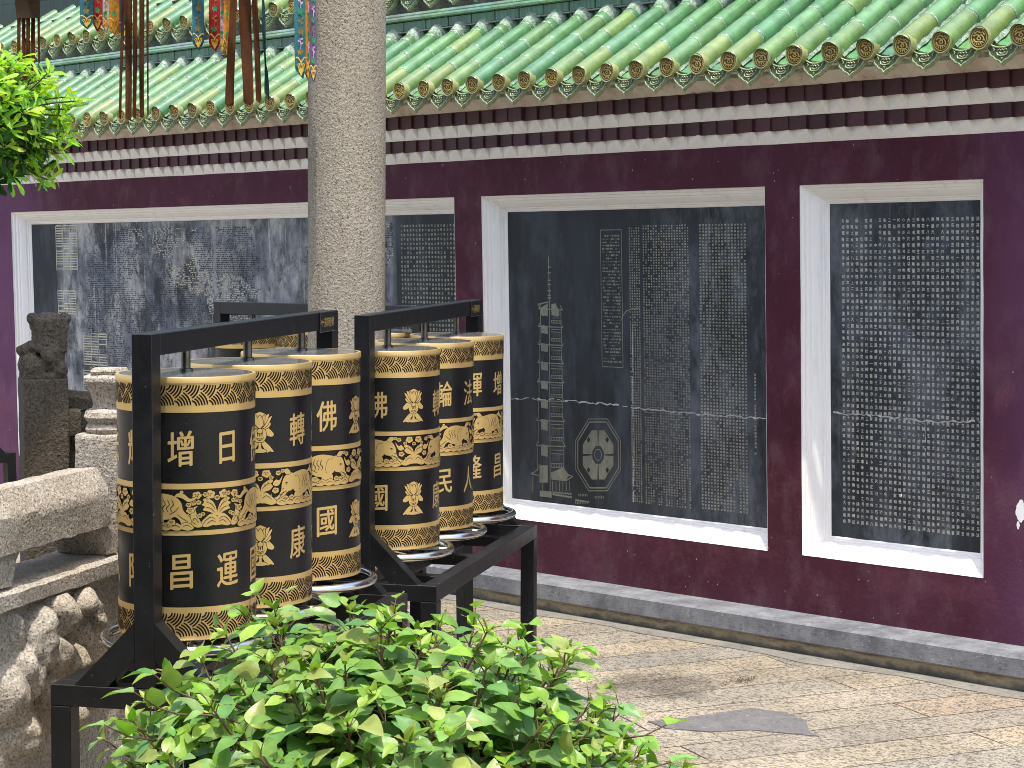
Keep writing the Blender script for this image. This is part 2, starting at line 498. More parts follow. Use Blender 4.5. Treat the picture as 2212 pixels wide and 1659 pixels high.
def m_inscription(name, col, fade=0.5):
    n = NM(name); f = n.noise(n.pos(scale=(2, 1, 1)), 2.6, 5, 0.7)
    f2 = n.noise(n.pos(), 60, 2, 0.7)
    c = n.mix(n.ramp(f, [(0.40, 0.0), (0.68, fade)]), col, (0.085, 0.088, 0.09))
    c = n.mix(n.ramp(f2, [(0.5, 0.0), (0.7, 0.5)]), c, n.mix(1.0, c, (0.5, 0.5, 0.5), 'MULTIPLY'))
    return n.set(c, 0.7, spec=0.2)
def m_leaf(name, trans=0.35, rough=0.35, veins=True):
    n = NM(name)
    a = n.attr()
    f = n.noise(n.pos(), 24, 3, 0.6)
    c = n.mix(1.0, a, n.ramp(f, [(0.3, 0.8), (0.7, 1.2)]), 'MULTIPLY')
    n.set(c, rough, spec=0.45)
    tr = n.add('ShaderNodeBsdfTranslucent')
    n.link(n.mix(1.0, c, (1.25, 1.35, 0.55), 'MULTIPLY'), tr.inputs[0])
    mx = n.add('ShaderNodeMixShader'); mx.inputs[0].default_value = trans
    n.link(n.b.outputs[0], mx.inputs[1]); n.link(tr.outputs[0], mx.inputs[2])
    n.link(mx.outputs[0], n.nodes['Material Output'].inputs[0])
    n.bump(n.noise(n.pos(), 55, 3, 0.6), 0.18, 0.006)
    return n.mat
def m_cloth(name, col, trans=0.25, sheen=True, var=0.25):
    n = NM(name)
    f = n.noise(n.pos(), 45, 4, 0.7)
    weave = n.noise(n.pos(scale=(1, 1, 6)), 150, 2, 0.6)
    c = n.mix(1.0, col, n.ramp(f, [(0.3, 1 - var), (0.7, 1 + var)]), 'MULTIPLY')
    n.set(c, 0.75, spec=0.25)
    tr = n.add('ShaderNodeBsdfTranslucent'); n.link(c, tr.inputs[0])
    mx = n.add('ShaderNodeMixShader'); mx.inputs[0].default_value = trans
    n.link(n.b.outputs[0], mx.inputs[1]); n.link(tr.outputs[0], mx.inputs[2])
    n.link(mx.outputs[0], n.nodes['Material Output'].inputs[0])
    n.bump(n.math('ADD', f, n.math('MULTIPLY', weave, 0.4)), 0.3, 0.006)
    return n.mat

M = dict(
    purple=m_purple(), white=m_white(), eave=m_eave_white(), pbrick=m_brick_purple(),
    granite=m_granite('column_granite', (0.45, 0.395, 0.300), (0.325, 0.285, 0.218), (0.06, 0.052, 0.043), 92, 0.55, (0.84, 0.80, 0.74)),
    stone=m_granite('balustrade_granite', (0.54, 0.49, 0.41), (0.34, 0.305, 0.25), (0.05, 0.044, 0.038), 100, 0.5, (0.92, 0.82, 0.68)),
    shade_stone=m_granite('shade_darkened_granite', (0.125, 0.105, 0.076), (0.078, 0.066, 0.047), (0.025, 0.022, 0.018), 95, 0.6, (0.8, 0.7, 0.55)),  # shade over the lion post put into a darker granite colour
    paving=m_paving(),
    plinth=m_cement('grey_plinth', (0.13, 0.135, 0.148), (0.27, 0.275, 0.285), 0.6),
    strip=m_cement('cement_strip', (0.25, 0.23, 0.19), (0.17, 0.16, 0.14), 0.85, 6),
    patch=m_cement('cement_patch', (0.165, 0.158, 0.155), (0.12, 0.117, 0.116), 0.85, 8),
    bstone=m_base_stone(), glaze=m_glaze(), gdark=m_glaze_dark(), mortar=m_mortar(),
    smortar=m_mortar('pale_soffit_mortar', (0.40, 0.39, 0.37), (0.22, 0.22, 0.20)),
    capgold=m_relief('brown_gold_glaze', (0.40, 0.28, 0.05), (0.58, 0.45, 0.12)),
    capgold_dark=m_plain('dark_cap_glaze', (0.075, 0.048, 0.012), 0.35, 0, 0.5, 0.3, 60),
    drip=m_relief('olive_drip_glaze', (0.25, 0.32, 0.16), (0.44, 0.46, 0.26)),
    drip_dark=m_plain('dark_drip_glaze', (0.075, 0.11, 0.05), 0.35, 0, 0.5, 0.3, 60),
    gold=m_gold(), drum=m_black_drum(), frame=m_black_frame(), chrome=m_chrome(),
    drumtop=m_plain('drum_top_plate', (0.115, 0.115, 0.115), 0.22, 0.0, 0.6, 0.35, 12, coat=0.3),
    line=m_plain('engraved_line', (0.012, 0.007, 0.005), 0.7, 0, 0.15),
    rod=m_plain('dark_steel_rod', (0.16, 0.155, 0.14), 0.25, 0.9, 0.5, 0.3, 30),
    t_worn=m_stone_tablet('worn'), t_plain=m_stone_tablet('plain'),
    ins_a=m_inscription('gold_inscription', (0.66, 0.63, 0.46), 0.35),
    ins_b=m_inscription('pale_inscription', (0.78, 0.76, 0.64), 0.3),
    ins_c=m_inscription('engraved_drawing', (0.27, 0.265, 0.19), 0.6),
    ink=m_plain('worn_ink', (0.026, 0.028, 0.033), 0.7, 0, 0.2),
    crack=m_plain('crack_filler', (0.42, 0.42, 0.41), 0.8, 0, 0.2, 0.3, 40),
    leaf=m_leaf('shrub_leaf', 0.26, 0.38), tleaf=m_leaf('tree_leaf', 0.42, 0.34),
    twig=m_plain('shrub_twig', (0.14, 0.085, 0.05), 0.75, 0, 0.3, 0.4, 60),
    bark=m_plain('tree_bark', (0.10, 0.08, 0.055), 0.85, 0, 0.2, 0.4, 30),
    brown=m_cloth('brown_cloth', (0.105, 0.035, 0.009), 0.22), brown2=m_cloth('olive_brown_cloth', (0.050, 0.030, 0.012), 0.15),
    teal=m_cloth('teal_brocade', (0.050, 0.20, 0.235)), red=m_cloth('red_brocade', (0.44, 0.018, 0.02)),
    wht=m_cloth('white_brocade', (0.62, 0.58, 0.55)), orange=m_cloth('orange_brocade', (0.72, 0.30, 0.022)),
    purp=m_cloth('lilac_brocade', (0.155, 0.13, 0.24)),
    thread=m_cloth('gold_embroidery', (0.72, 0.46, 0.06), 0.1), thread_g=m_cloth('green_embroidery', (0.03, 0.33, 0.10), 0.1),
    thread_b=m_cloth('bronze_embroidery', (0.30, 0.19, 0.05), 0.1), thread_p=m_cloth('pink_embroidery', (0.72, 0.40, 0.52), 0.1),
    hallwood=m_plain('dark_hall_timber', (0.055, 0.022, 0.018), 0.6, 0, 0.3, 0.3, 3),
    teal_dark=m_cloth('dark_teal_brocade', (0.022, 0.060, 0.055), 0.15),
    timber=m_plain('painted_timber', (0.05, 0.022, 0.015), 0.6, 0, 0.3, 0.2, 8),
)

# ------------------------------------------------------------------ glyphs
_G = {}
_cu = bpy.data.curves.new('glyph', 'FONT'); _cu.size = 1.0
_go = bpy.data.objects.new('glyph', _cu)
def glyph(ch, res=1, fat=0.0):
    k = (ch, res, fat)
    if k not in _G:
        _cu.body = ch; _cu.resolution_u = res; _cu.offset = fat
        me = _go.to_mesh()
        _G[k] = ([(v.co.x, v.co.y) for v in me.vertices], [tuple(p.vertices) for p in me.polygons])
        _go.to_mesh_clear()
    return _G[k]
# ------------------------------------------------------------------ ground
g = MB()
g.face([(-70, -60, 0), (60, -60, 0), (60, 70, 0), (-70, 70, 0)])
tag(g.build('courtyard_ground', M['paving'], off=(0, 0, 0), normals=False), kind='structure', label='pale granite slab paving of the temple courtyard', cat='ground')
g = MB()
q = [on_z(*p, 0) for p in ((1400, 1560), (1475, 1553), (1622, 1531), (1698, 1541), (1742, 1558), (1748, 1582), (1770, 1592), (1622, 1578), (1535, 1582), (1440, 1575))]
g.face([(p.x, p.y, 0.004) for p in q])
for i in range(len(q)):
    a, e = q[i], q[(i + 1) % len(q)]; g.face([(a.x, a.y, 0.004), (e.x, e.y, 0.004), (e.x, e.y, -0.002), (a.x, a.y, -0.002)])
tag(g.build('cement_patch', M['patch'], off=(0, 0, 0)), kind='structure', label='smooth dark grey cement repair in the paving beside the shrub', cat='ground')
g = MB()
n = 60
for i in range(n):
    xa = -17 + 15.0 * i / n; xb = -17 + 15.0 * (i + 1) / n
    ya = 7.40 + 0.06 * noise.noise((xa * 2.1, 0, 0)); yb = 7.40 + 0.06 * noise.noise((xb * 2.1, 0, 0))
    g.face([(xa, ya, 0.004), (xb, yb, 0.004), (xb, 7.6, 0.004), (xa, 7.6, 0.004)]); g.face([(xa, ya, 0.004), (xa, ya, -0.002), (xb, yb, -0.002), (xb, yb, 0.004)])
tag(g.build('cement_strip', M['strip'], off=(0, 0, 0), weld=1e-5), kind='structure', label='grey cement strip along the foot of the temple plinth', cat='ground')

# ------------------------------------------------------------------ temple hall
YW = 7.712
WX0, WX1 = -17.0, -2.6
temple = thing('temple_hall', 'dark purple temple hall with green tiled roof, white framed recesses and inscribed slate tablets', 'building', (-9.0, 7.7, 0.0))
frames = [(-13.345, -8.664), (-8.444, -6.478), (-6.268, -5.270)]
FZ0, FZ1, FW, FDP = 0.420, 2.137, 0.087, 0.108
b = MB()
xs = [WX0] + [x for f in frames for x in f] + [WX1]
zs = [0.10, FZ0, FZ1, 2.332]
for i in range(len(xs) - 1):
    for j in range(3):
        if j == 1 and any(abs(xs[i] - f[0]) < 1e-6 for f in frames):
            continue
        b.face([(xs[i], YW, zs[j]), (xs[i + 1], YW, zs[j]), (xs[i + 1], YW, zs[j + 1]), (xs[i], YW, zs[j + 1])])
b.face([(WX1, YW, 0.1), (WX1, YW + 1.2, 0.1), (WX1, YW + 1.2, 2.33), (WX1, YW, 2.33)])
b.face([(WX0, YW, 0.1), (WX0, YW + 1.2, 0.1), (WX0, YW + 1.2, 2.33), (WX0, YW, 2.33)])
b.build('wall', M['purple'], temple, normals=False)
# a patch of paint peeled to the white plaster, right of the tablets
b = MB()
pc = on_y(2205, 1105, YW)
for (ox, oz, r, sd) in ((0, 0, 0.034, 1), (-0.012, -0.060, 0.012, 5), (-0.62, 0.02, 0.006, 8)):
    pts = []
    for k in range(22):
        t = 2 * pi * k / 22
        rr = r * (0.85 + 0.35 * noise.noise((cos(t) * 1.6 + sd, sin(t) * 1.6, sd)))
        pts.append((pc.x + ox + rr * cos(t) * 0.8, YW - 0.0015, pc.z + oz + rr * sin(t) * 1.5))
    b.face(pts)
b.build('peeled_patch', M['white'], temple)
# plinth and base
b = MB()
b.box(WX0, WX1, 7.494, 8.3, 0.06, 0.148, 0.006)
b.build('plinth', M['plinth'], temple)
b = MB()
b.box(WX0, WX1, 7.512, 8.2, -0.05, 0.0595)
b.build('plinth_base', M['bstone'], temple)
# white moulded frames with tablets
prof = [(-0.0005, 0.0), (0.0, -0.001), (0.001, 0.014), (0.011, 0.0165), (0.0135, 0.029), (0.026, 0.0345), (0.030, 0.044), (0.036, 0.047), (0.050, 0.063), (0.060, 0.076),
        (0.063, 0.087), (0.070, 0.089), (0.0725, 0.097), (0.080, 0.099), (0.087, 0.107), (0.087, 0.125)]
flabels = ['long white frame holding the worn chalky tablet', 'white frame round the tablet with the engraved pagoda', 'narrow white frame round the tablet of even script']
tablets = []
for (x0, x1), lb in zip(frames, flabels):
    b = MB()
    rings = []
    for w, d in prof:
        # hand-trowelled edges: gentle wobble via extra points along the sides
        ring = []
        NX = 40 if x1 - x0 > 3 else 20
        NZ = 18
        c = [(x0 + w, FZ0 + w), (x1 - w, FZ0 + w), (x1 - w, FZ1 - w), (x0 + w, FZ1 - w)]
        for s in range(4):
            a, e = c[s], c[(s + 1) % 4]
            N = NX if s % 2 == 0 else NZ
            for k in range(N):
                t = k / N
                x = a[0] + (e[0] - a[0]) * t; z = a[1] + (e[1] - a[1]) * t
                wob = 0.0014 * noise.noise((x * 6, z * 6, w * 30)) + 0.0012 * noise.noise((x * 25, z * 25, w * 20 + 4))
                if s % 2 == 0: z += wob
                else: x += wob
                ring.append((x, YW + d + 0.001 * noise.noise((x * 9, z * 9, 2)), z))
        rings.append(ring)
    nr = len(rings[0])
    vs = [p for r in rings for p in r]
    fs = []
    for i in range(len(rings) - 1):
        for k in range(nr):
            fs.append((i * nr + k, i * nr + (k + 1) % nr, (i + 1) * nr + (k + 1) % nr, (i + 1) * nr + k))
    b.idx(vs, fs)
    fr = b.build('tablet_frame', M['white'], temple, smooth=True, angle=14)
    fr['label'] = lb
    tb = MB()
    tb.box(x0 + 0.02, x1 - 0.02, YW + FDP, YW + FDP + 0.05, FZ0 + 0.02, FZ1 - 0.02)
    worn = x1 - x0 > 3
    t = tb.build('stone_tablet', M['t_worn'] if worn else M['t_plain'], temple)
    tablets.append(t)
tablets[0]['label'] = 'long worn slate tablet with chalky blue grey patches'
tablets[1]['label'] = 'slate tablet engraved with a pagoda and an octagonal plan'
tablets[2]['label'] = 'slate tablet covered in even columns of pale characters'
YT = YW + FDP - 0.0012

# ------------------------------------------------------------------ inscriptions
TXT = ('八十八佛之名号見於觀藥王藥上二菩薩經及大寶積經優波離會三十五佛名禮懺文五十三佛者過去諸佛也一切如來功德海中自性清淨無量光明遍照十方世界衆生聞名禮拜懺悔業障'
       '得生淨土不退轉於阿耨多羅三藐三菩提心是名正法流傳中國古寺重修碑記六榕花塔千年文物高僧大德同心募化善信樂助共成勝緣歲次吉日立石以誌其事後之來者當知所自焉')
def put(mb, ch, x, z, sx, sz, y=YT, fat=0.0, jit=0.0):
    v, f = glyph(ch, 1, fat)
    mb.idx([(x + (vx - 0.5) * sx, y, z + (vy - 0.37) * sz) for vx, vy in v], f)
def grid(mb, x0, x1, z0, z1, px, pz, k, skip=0.03, seed=1, rag=0.0, fat=0.0, cells=None):
    rnd = random.Random(seed)
    ncol = int((x1 - x0) / px); i = rnd.randrange(len(TXT))
    for c in range(ncol):
        x = x1 - px * (c + 0.5)
        nrow = int((z1 - z0) / pz)
        top = 0
        if rag and rnd.random() < rag:
            top = rnd.randrange(1, 4)
        end = nrow if rnd.random() > rag else nrow - rnd.randrange(1, 12)
        for r in range(top, end):
            if rnd.random() < skip: continue
            z = z1 - pz * (r + 0.5)
            put(mb, TXT[i % len(TXT)], x + rnd.uniform(-.05, .05) * px, z + rnd.uniform(-.06, .06) * pz, px * k * rnd.uniform(.85, 1.05), pz * k * rnd.uniform(.85, 1.05), fat=fat)
            i += rnd.choice((1, 1, 1, 2, 7))
def t_at(px, py):
    p = on_y(px, py, YT); return p.x, p.z
# narrow tablet
b = MB()
grid(b, -6.135, -5.305, 0.545, 1.985, 0.0262, 0.0283, 0.68, 0.02, 3, 0.10, 0.0)
b.build('inscription', M['ins_b'], tablets[2], off=temple['o'], normals=False)
# middle tablet: columns of small script
b = MB()
xa = t_at(1358, 700)[0]; xb = t_at(1640, 700)[0]
xc = t_at(1500, 700)[0]
grid(b, xc + 0.02, xb - 0.075, 0.55, 1.97, 0.0205, 0.0158, 0.69, 0.03, 5, 0.05, 0.0)
grid(b, xa + 0.005, xa + 0.085, 0.55, 1.96, 0.0160, 0.0132, 0.67, 0.05, 6, 0.05, 0.0)
grid(b, xa + 0.085, xc - 0.03, 0.55, 1.97, 0.0176, 0.0132, 0.64, 0.16, 7, 0.25, 0.0)
grid(b, xb - 0.055, xb - 0.038, 0.70, 1.25, 0.017, 0.0165, 0.85, 0.05, 8, 0, 0.0)
grid(b, xb - 0.038, xb - 0.02, 0.84, 1.25, 0.017, 0.0165, 0.85, 0.05, 9, 0, 0.0)
b.build('inscription', M['ins_a'], tablets[1], off=temple['o'], normals=False)
# boxed table of text
_ly = [0.0]
def zbar(mb, p, q, w=0.003, y=YT - 0.0004):
    _ly[0] = (_ly[0] + 0.0000021) % 0.0006; y -= _ly[0]
    (x0, z0), (x1, z1) = p, q
    d = Vector((x1 - x0, z1 - z0)); L = d.length
    if L < 1e-6: return
    nx, nz = -d.y / L * w / 2, d.x / L * w / 2
    mb.face([(x0 - nx, y, z0 - nz), (x1 - nx, y, z1 - nz), (x1 + nx, y, z1 + nz), (x0 + nx, y, z0 + nz)])
def poly(mb, pts, y=YT):
    _ly[0] = (_ly[0] + 0.0000021) % 0.0006; y -= _ly[0]
    mb.face([(x, y, z) for x, z in pts])
b = MB()
bx0, bz1 = t_at(1297, 497); bx1, bz0 = t_at(1346, 794)
bz1 = t_at(1297, 497)[1]
for p, q in (((bx0, bz0), (bx1, bz0)), ((bx1, bz0), (bx1, bz1)), ((bx1, bz1), (bx0, bz1)), ((bx0, bz1), (bx0, bz0))):
    zbar(b, p, q, 0.004)
rnd = random.Random(11)
z = bz1 - 0.03
while z > bz0 + 0.02:
    x = bx0 + 0.012
    while x < bx1 - 0.012:
        w = rnd.choice((0.006, 0.012, 0.02))
        if rnd.random() < 0.8:
            zbar(b, (x, z), (min(x + w, bx1 - 0.01), z), rnd.choice((0.003, 0.007, 0.010)))
        x += w + 0.005
    z -= 0.0165
# scratched hook and cracks
hk = [t_at(*p) for p in ((1343, 692), (1346, 681), (1354, 671), (1366, 667), (1380, 667))]
for i in range(len(hk) - 1): zbar(b, hk[i], hk[i + 1], 0.006)
# the engraved pagoda (elevation right, section left)
def P(u, v):        # u,v : pixels inside the close-up of the tablet
    return t_at((1880 + u * 0.675) * 0.57604, (800 + v * 0.675) * 0.57604)
zbar(b, P(262, 240), P(268, 500), 0.005)
for v in (300, 330, 372, 395, 430, 455, 470):
    zbar(b, P(258, v), P(275, v), 0.007)
zbar(b, P(268, 490), P(272, 1560), 0.005)
tiers = [(530, 62), (628, 64), (728, 66), (830, 68), (936, 70), (1040, 72), (1150, 74), (1290, 78)]
for i, (v, w) in enumerate(tiers):
    nv = tiers[i + 1][0] if i + 1 < len(tiers) else 1440
    # eave lines
    zbar(b, P(270 - w, v), P(270 + w + 8, v + 6), 0.006)
    zbar(b, P(270 - w, v), P(270 - w + 14, v - 26), 0.005)
    zbar(b, P(270 + w + 8, v + 6), P(270 + w - 6, v - 20), 0.005)
    zbar(b, P(270 - w + 10, v + 6), P(270 - w + 10, nv - 6), 0.004)
    zbar(b, P(270 + w, v + 8), P(270 + w, nv - 6), 0.004)
    # shaded section wall on the left half, storey by storey
    h = nv - v
    poly(b, [P(262 - 44, v - 8), P(258, v - 2), P(258, v + h * 0.42), P(262 - 40, v + h * 0.36)])
    # balustrades and windows on the right half
    for t in (0.16, 0.3, 0.66, 0.8):
        zbar(b, P(276, v + h * t), P(270 + w - 2, v + h * t + 3), 0.004)
    for m in range(7):
        zbar(b, P(280 + m * 9, v + h * 0.66), P(280 + m * 9, v + h * 0.8), 0.003)
    for m in range(4):
        zbar(b, P(288 + m * 11, v + h * 0.34), P(288 + m * 11, v + h * 0.58), 0.0035)
zbar(b, P(205, 505), P(262, 492), 0.006); zbar(b, P(205, 505), P(225, 545), 0.005)
poly(b, [P(226, 520), P(258, 500), P(258, 560), P(228, 572)])
poly(b, [P(278, 505), P(300, 500), P(322, 540), P(316, 575), P(280, 565)])
# ground storey roof with sweeping eaves
for c in ([(165, 1446), (188, 1436), (205, 1415), (215, 1392)], [(165, 1446), (190, 1452), (215, 1458)], [(345, 1400), (352, 1430), (372, 1452), (398, 1462)], [(398, 1462), (360, 1485), (280, 1476)]):
    for i in range(len(c) - 1): zbar(b, P(*c[i]), P(*c[i + 1]), 0.006)
poly(b, [P(212, 1400), P(258, 1400), P(258, 1496), P(212, 1496)])
poly(b, [P(276, 1440), P(345, 1412), P(378, 1456), P(360, 1482), P(278, 1472)])
for m in range(6): zbar(b, P(285 + m * 19, 1490), P(286 + m * 19, 1545), 0.004)
zbar(b, P(176, 1460), P(176, 1550), 0.004); zbar(b, P(228, 1500), P(228, 1545), 0.004)
poly(b, [P(214, 1540), P(280, 1546), P(280, 1580), P(214, 1572)])
zbar(b, P(285, 1560), P(392, 1578), 0.010); zbar(b, P(285, 1548), P(392, 1560), 0.006)
for m in range(8): zbar(b, P(290 + m * 13, 1548), P(296 + m * 13, 1566), 0.004)
# octagonal plan
oc = (538, 1342)
def octo(rx, rz, rot=22.5): return [P(oc[0] + rx * cos(radians(rot + 45 * k)), oc[1] + rz * sin(radians(rot + 45 * k))) for k in range(8)]
for rx, rz, w in ((134, 216, 0.005), (122, 198, 0.007)):
    o8 = octo(rx, rz)
    for k in range(8): zbar(b, o8[k], o8[(k + 1) % 8], w)
o1 = octo(92, 148); o2 = octo(34, 54)
for k in range(8):
    a0, a1 = Vector(o1[k]), Vector(o1[(k + 1) % 8]); c0, c1 = Vector(o2[k]), Vector(o2[(k + 1) % 8])
    if k in (1, 3, 5, 7):     # door passages on four sides
        for (s, e) in ((0.0, 0.44), (0.56, 1.0)):
            poly(b, [a0.lerp(a1, s), a0.lerp(a1, e), c0.lerp(c1, e), c0.lerp(c1, s)])
    else:
        poly(b, [a0, a1, c1, c0])
b2_ = MB(); keep_b = b; b = b2_
for sx_ in (-1, 1):
    for sy_ in (-1, 1):
        cx_, cy_ = oc[0] + sx_ * 52, oc[1] + sy_ * 84
        poly(b, [P(cx_, cy_ - 17), P(cx_ + 10, cy_), P(cx_, cy_ + 17), P(cx_ - 10, cy_)], YT - 0.0016)
b.build('engraving', M['ink'], tablets[1], off=temple['o'], normals=False); b = keep_b
for k in range(8):
    zbar(b, octo(20, 32)[k], octo(20, 32)[(k + 1) % 8], 0.004)
for (u, v, n) in ((430, 1558, 6), (520, 1570, 6), (412, 1600, 8)):
    for m in range(n): zbar(b, P(u + m * 9, v), P(u + m * 9 + 4, v + 14), 0.005)
zbar(b, P(412, 1592), P(490, 1604), 0.008)
b.build('engraving', M['ins_c'], tablets[1], off=temple['o'], normals=False)
# cracks across both tablets
def crack(mb, pts, seed, w=0.007):
    rnd = random.Random(seed); out = []
    for i in range(len(pts) - 1):
        a, e = Vector(pts[i]), Vector(pts[i + 1]); N = max(3, int((e - a).length / 0.02))
        for k in range(N):
            p = a.lerp(e, k / N); out.append((p.x, p.y + rnd.uniform(-1, 1) * 0.006))
    out.append(pts[-1])
    for i in range(len(out) - 1):
        if rnd.random() < 0.93: zbar(mb, out[i], out[i + 1], w * rnd.uniform(0.35, 1.3), YT - 0.0009)
b = MB()
crack(b, [t_at(1103, 860), t_at(1180, 862), t_at(1300, 872), t_at(1440, 888), t_at(1662, 906)], 4, 0.007)
crack(b, [t_at(1366, 700), t_at(1369, 1085)], 5, 0.005)
b.build('crack', M['crack'], tablets[1], off=temple['o'], normals=False)
b = MB()
crack(b, [t_at(1800, 892), t_at(1890, 898), t_at(2000, 910), t_at(2123, 912)], 6, 0.008)
crack(b, [t_at(1998, 905), t_at(2000, 975)], 7, 0.005)
b.build('crack', M['crack'], tablets[2], off=temple['o'], normals=False)
# long tablet: gold script at its right end, framed blocks at its left end
b = MB()
xa = t_at(863, 600)[0]
grid(b, xa, -8.70, 0.60, 2.00, 0.0262, 0.0252, 0.66, 0.03, 15, 0.08, 0.0)
b.build('inscription', M['ins_a'], tablets[0], off=temple['o'], normals=False)
b = MB()
rnd = random.Random(21)
for (px0, py0, px1, py1) in ((120, 488, 168, 585), (125, 628, 165, 682), (180, 720, 232, 790), (180, 800, 232, 850)):
    x0, z1 = t_at(px0, py0); x1, z0 = t_at(px1, py1)
    for s in range(4):
        x = x0 + (x1 - x0) * s / 3
        zbar(b, (x, z0), (x, z1), 0.006)
    z = z1
    while z > z0:
        for s in range(3):
            if rnd.random() < 0.85:
                zbar(b, (x0 + (x1 - x0) * (s + 0.06) / 3, z), (x0 + (x1 - x0) * (s + 0.94) / 3, z), rnd.choice((0.005, 0.008)))
        z -= 0.0175
b.build('inscription', M['ins_a'], tablets[0], off=temple['o'], normals=False)

# worn lines of small script across the long tablet
b = MB(); rnd = random.Random(33)
x_l, x_r = t_at(180, 600)[0], t_at(850, 600)[0] + 0.0
z = 2.0
while z > 0.56:
    x = x_l + rnd.uniform(0, .02)
    while x < x_r:
        w = rnd.uniform(0.005, 0.017)
        blk = ((x - x_l) * 1.32) % 1.0
        keep = noise.noise((x * 1.6, z * 2.2, 5)) + 0.45 * noise.noise((x * 6, z * 7, 2)) + 0.25 * noise.noise((x * 19, z * 23, 4))
        if blk > 0.05 and keep > -0.12 and rnd.random() < 0.62 + 0.6 * keep:
            pale = noise.noise((x * 1.1 + 9, z * 1.7, 1)) + 0.4 * noise.noise((x * 7, z * 7, 9)) > 0.20
            b.mi = 1 if (pale and rnd.random() < .75) else 0
            zbar(b, (x, z + rnd.uniform(-.002, .002)), (x + w, z + rnd.uniform(-.002, .002)), rnd.uniform(0.0025, 0.0065))
            if rnd.random() < 0.45:
                xx = x + w * rnd.uniform(.2, .8); zbar(b, (xx, z - rnd.uniform(.003, .006)), (xx, z + rnd.uniform(.003, .006)), 0.0035)
        x += w + rnd.uniform(0.003, 0.008)
    z -= 0.0128
b.mi = 0
b.build('worn_script', [M['ink'], M['ins_a']], tablets[0], off=temple['o'], normals=False)

# ------------------------------------------------------------------ cornice of sawtooth bricks
BS = 0.1092; SK = 0.021
cols = [(0.050, 0.013, 0.017), (0.056, 0.014, 0.018), (0.044, 0.013, 0.017), (0.064, 0.018, 0.027), (0.056, 0.013, 0.014)]
def white_course(z0, z1, y0, p, ph, name):
    mb = MB(); n = int((WX1 - WX0) / BS)
    rnd = random.Random(int(z0 * 1000))
    for i in range(n):
        xa = WX0 + ph + i * BS; xb = xa + BS
        za = z0 + 0.0025 * noise.noise((xa * 3, z0, 1)); zb = z0 + 0.0025 * noise.noise((xb * 3, z0, 1))
        pp = p * rnd.uniform(0.9, 1.08)
        A = (xa, y0, za); B = (xb, y0, zb); B2 = (xb, y0 - pp, z1); A2 = (xa, y0 - pp + 0.034, z1)
        mb.face([A, B, B2]); mb.face([A, B2, A2]); mb.face([B, (xb, y0, z1), B2])
    mb.build(name, M['white2'], temple, normals=False)
def brick_course(z0, z1, y0, p, ph, name, seed):
    mb = MB(); n = int((WX1 - WX0) / BS); rnd = random.Random(seed)
    for i in range(n):
        xa = WX0 + ph + i * BS; xb = xa + BS
        pp = p * rnd.uniform(0.94, 1.10); yb = y0 - pp; ya = yb + 0.012 * rnd.uniform(.7, 1.2)
        zt = z1 + rnd.uniform(-.002, .002); zb = z0 - rnd.uniform(0.0, .003)
        mb.col = tuple(c * 1.1 for c in rnd.choice(cols))
        mb.face([(xa, ya, zb), (xb, yb, zb), (xb, yb, zt), (xa, ya, zt)])
        mb.face([(xb, yb, zb), (xb, y0 + 0.01, zb), (xb, y0 + 0.01, zt), (xb, yb, zt)])
        mb.face([(xa, ya, zb), (xa, y0 + 0.01, zb), (xb, y0 + 0.01, zb), (xb, yb, zb)])
        mb.face([(xa, ya, zt), (xb, yb, zt), (xb, y0 + 0.01, zt), (xa, y0 + 0.01, zt)])
    mb.build(name, M['pbrick'], temple, normals=False)
M['white2'] = m_white('white_limewash', (0.88, 0.86, 0.81), (0.68, 0.62, 0.53), 0.5)
PR = 0.046
white_course(2.332, 2.392, YW, PR, 0.0, 'white_sawtooth_course')
brick_course(2.392, 2.453, YW, PR, 0.0, 'purple_brick_course', 31)
white_course(2.455, 2.517, YW - PR, PR, 0.02, 'white_sawtooth_course')
brick_course(2.517, 2.585, YW - PR, PR, 0.02, 'purple_brick_course', 32)
b = MB()   # ledges behind the sawtooth
b.box(WX0, WX1, YW - PR + 0.0005, YW + 0.3, 2.4545, 2.5160)
b.box(WX0, WX1, YW + 0.012, YW + 0.3, 2.3335, 2.4535)
b.box(WX0, WX1, YW - PR + 0.014, YW + 0.3, 2.5165, 2.5855)
b.build('cornice_core', M['white2'], temple)
# stained plaster cove under the eave
b = MB()
n = 140
cove = [(0.0, 2.5862), (-0.004, 2.592), (-0.030, 2.625), (-0.075, 2.655), (-0.110, 2.668), (-0.130, 2.672)]
for i in range(n):
    for j in range(len(cove) - 1):
        q = []
        for (ii, jj) in ((i, j), (i + 1, j), (i + 1, j + 1), (i, j + 1)):
            x = WX0 + (WX1 - WX0) * ii / n
            dy, z = cove[jj]
            if jj == 0: z += 0.003 * noise.noise((x * 4, 3, 1))
            q.append((x, YW - 2 * PR + 0.003 + dy - 0.012 * noise.noise((x * 2.6, z * 5, 4)), z))
        b.face(q)
b.face([(WX0, YW - 2 * PR + 0.01, 2.5862), (WX1, YW - 2 * PR + 0.01, 2.5862), (WX1, YW, 2.5862), (WX0, YW, 2.5862)])
b.build('eave_plaster', M['eave'], temple, smooth=True, weld=1e-5)

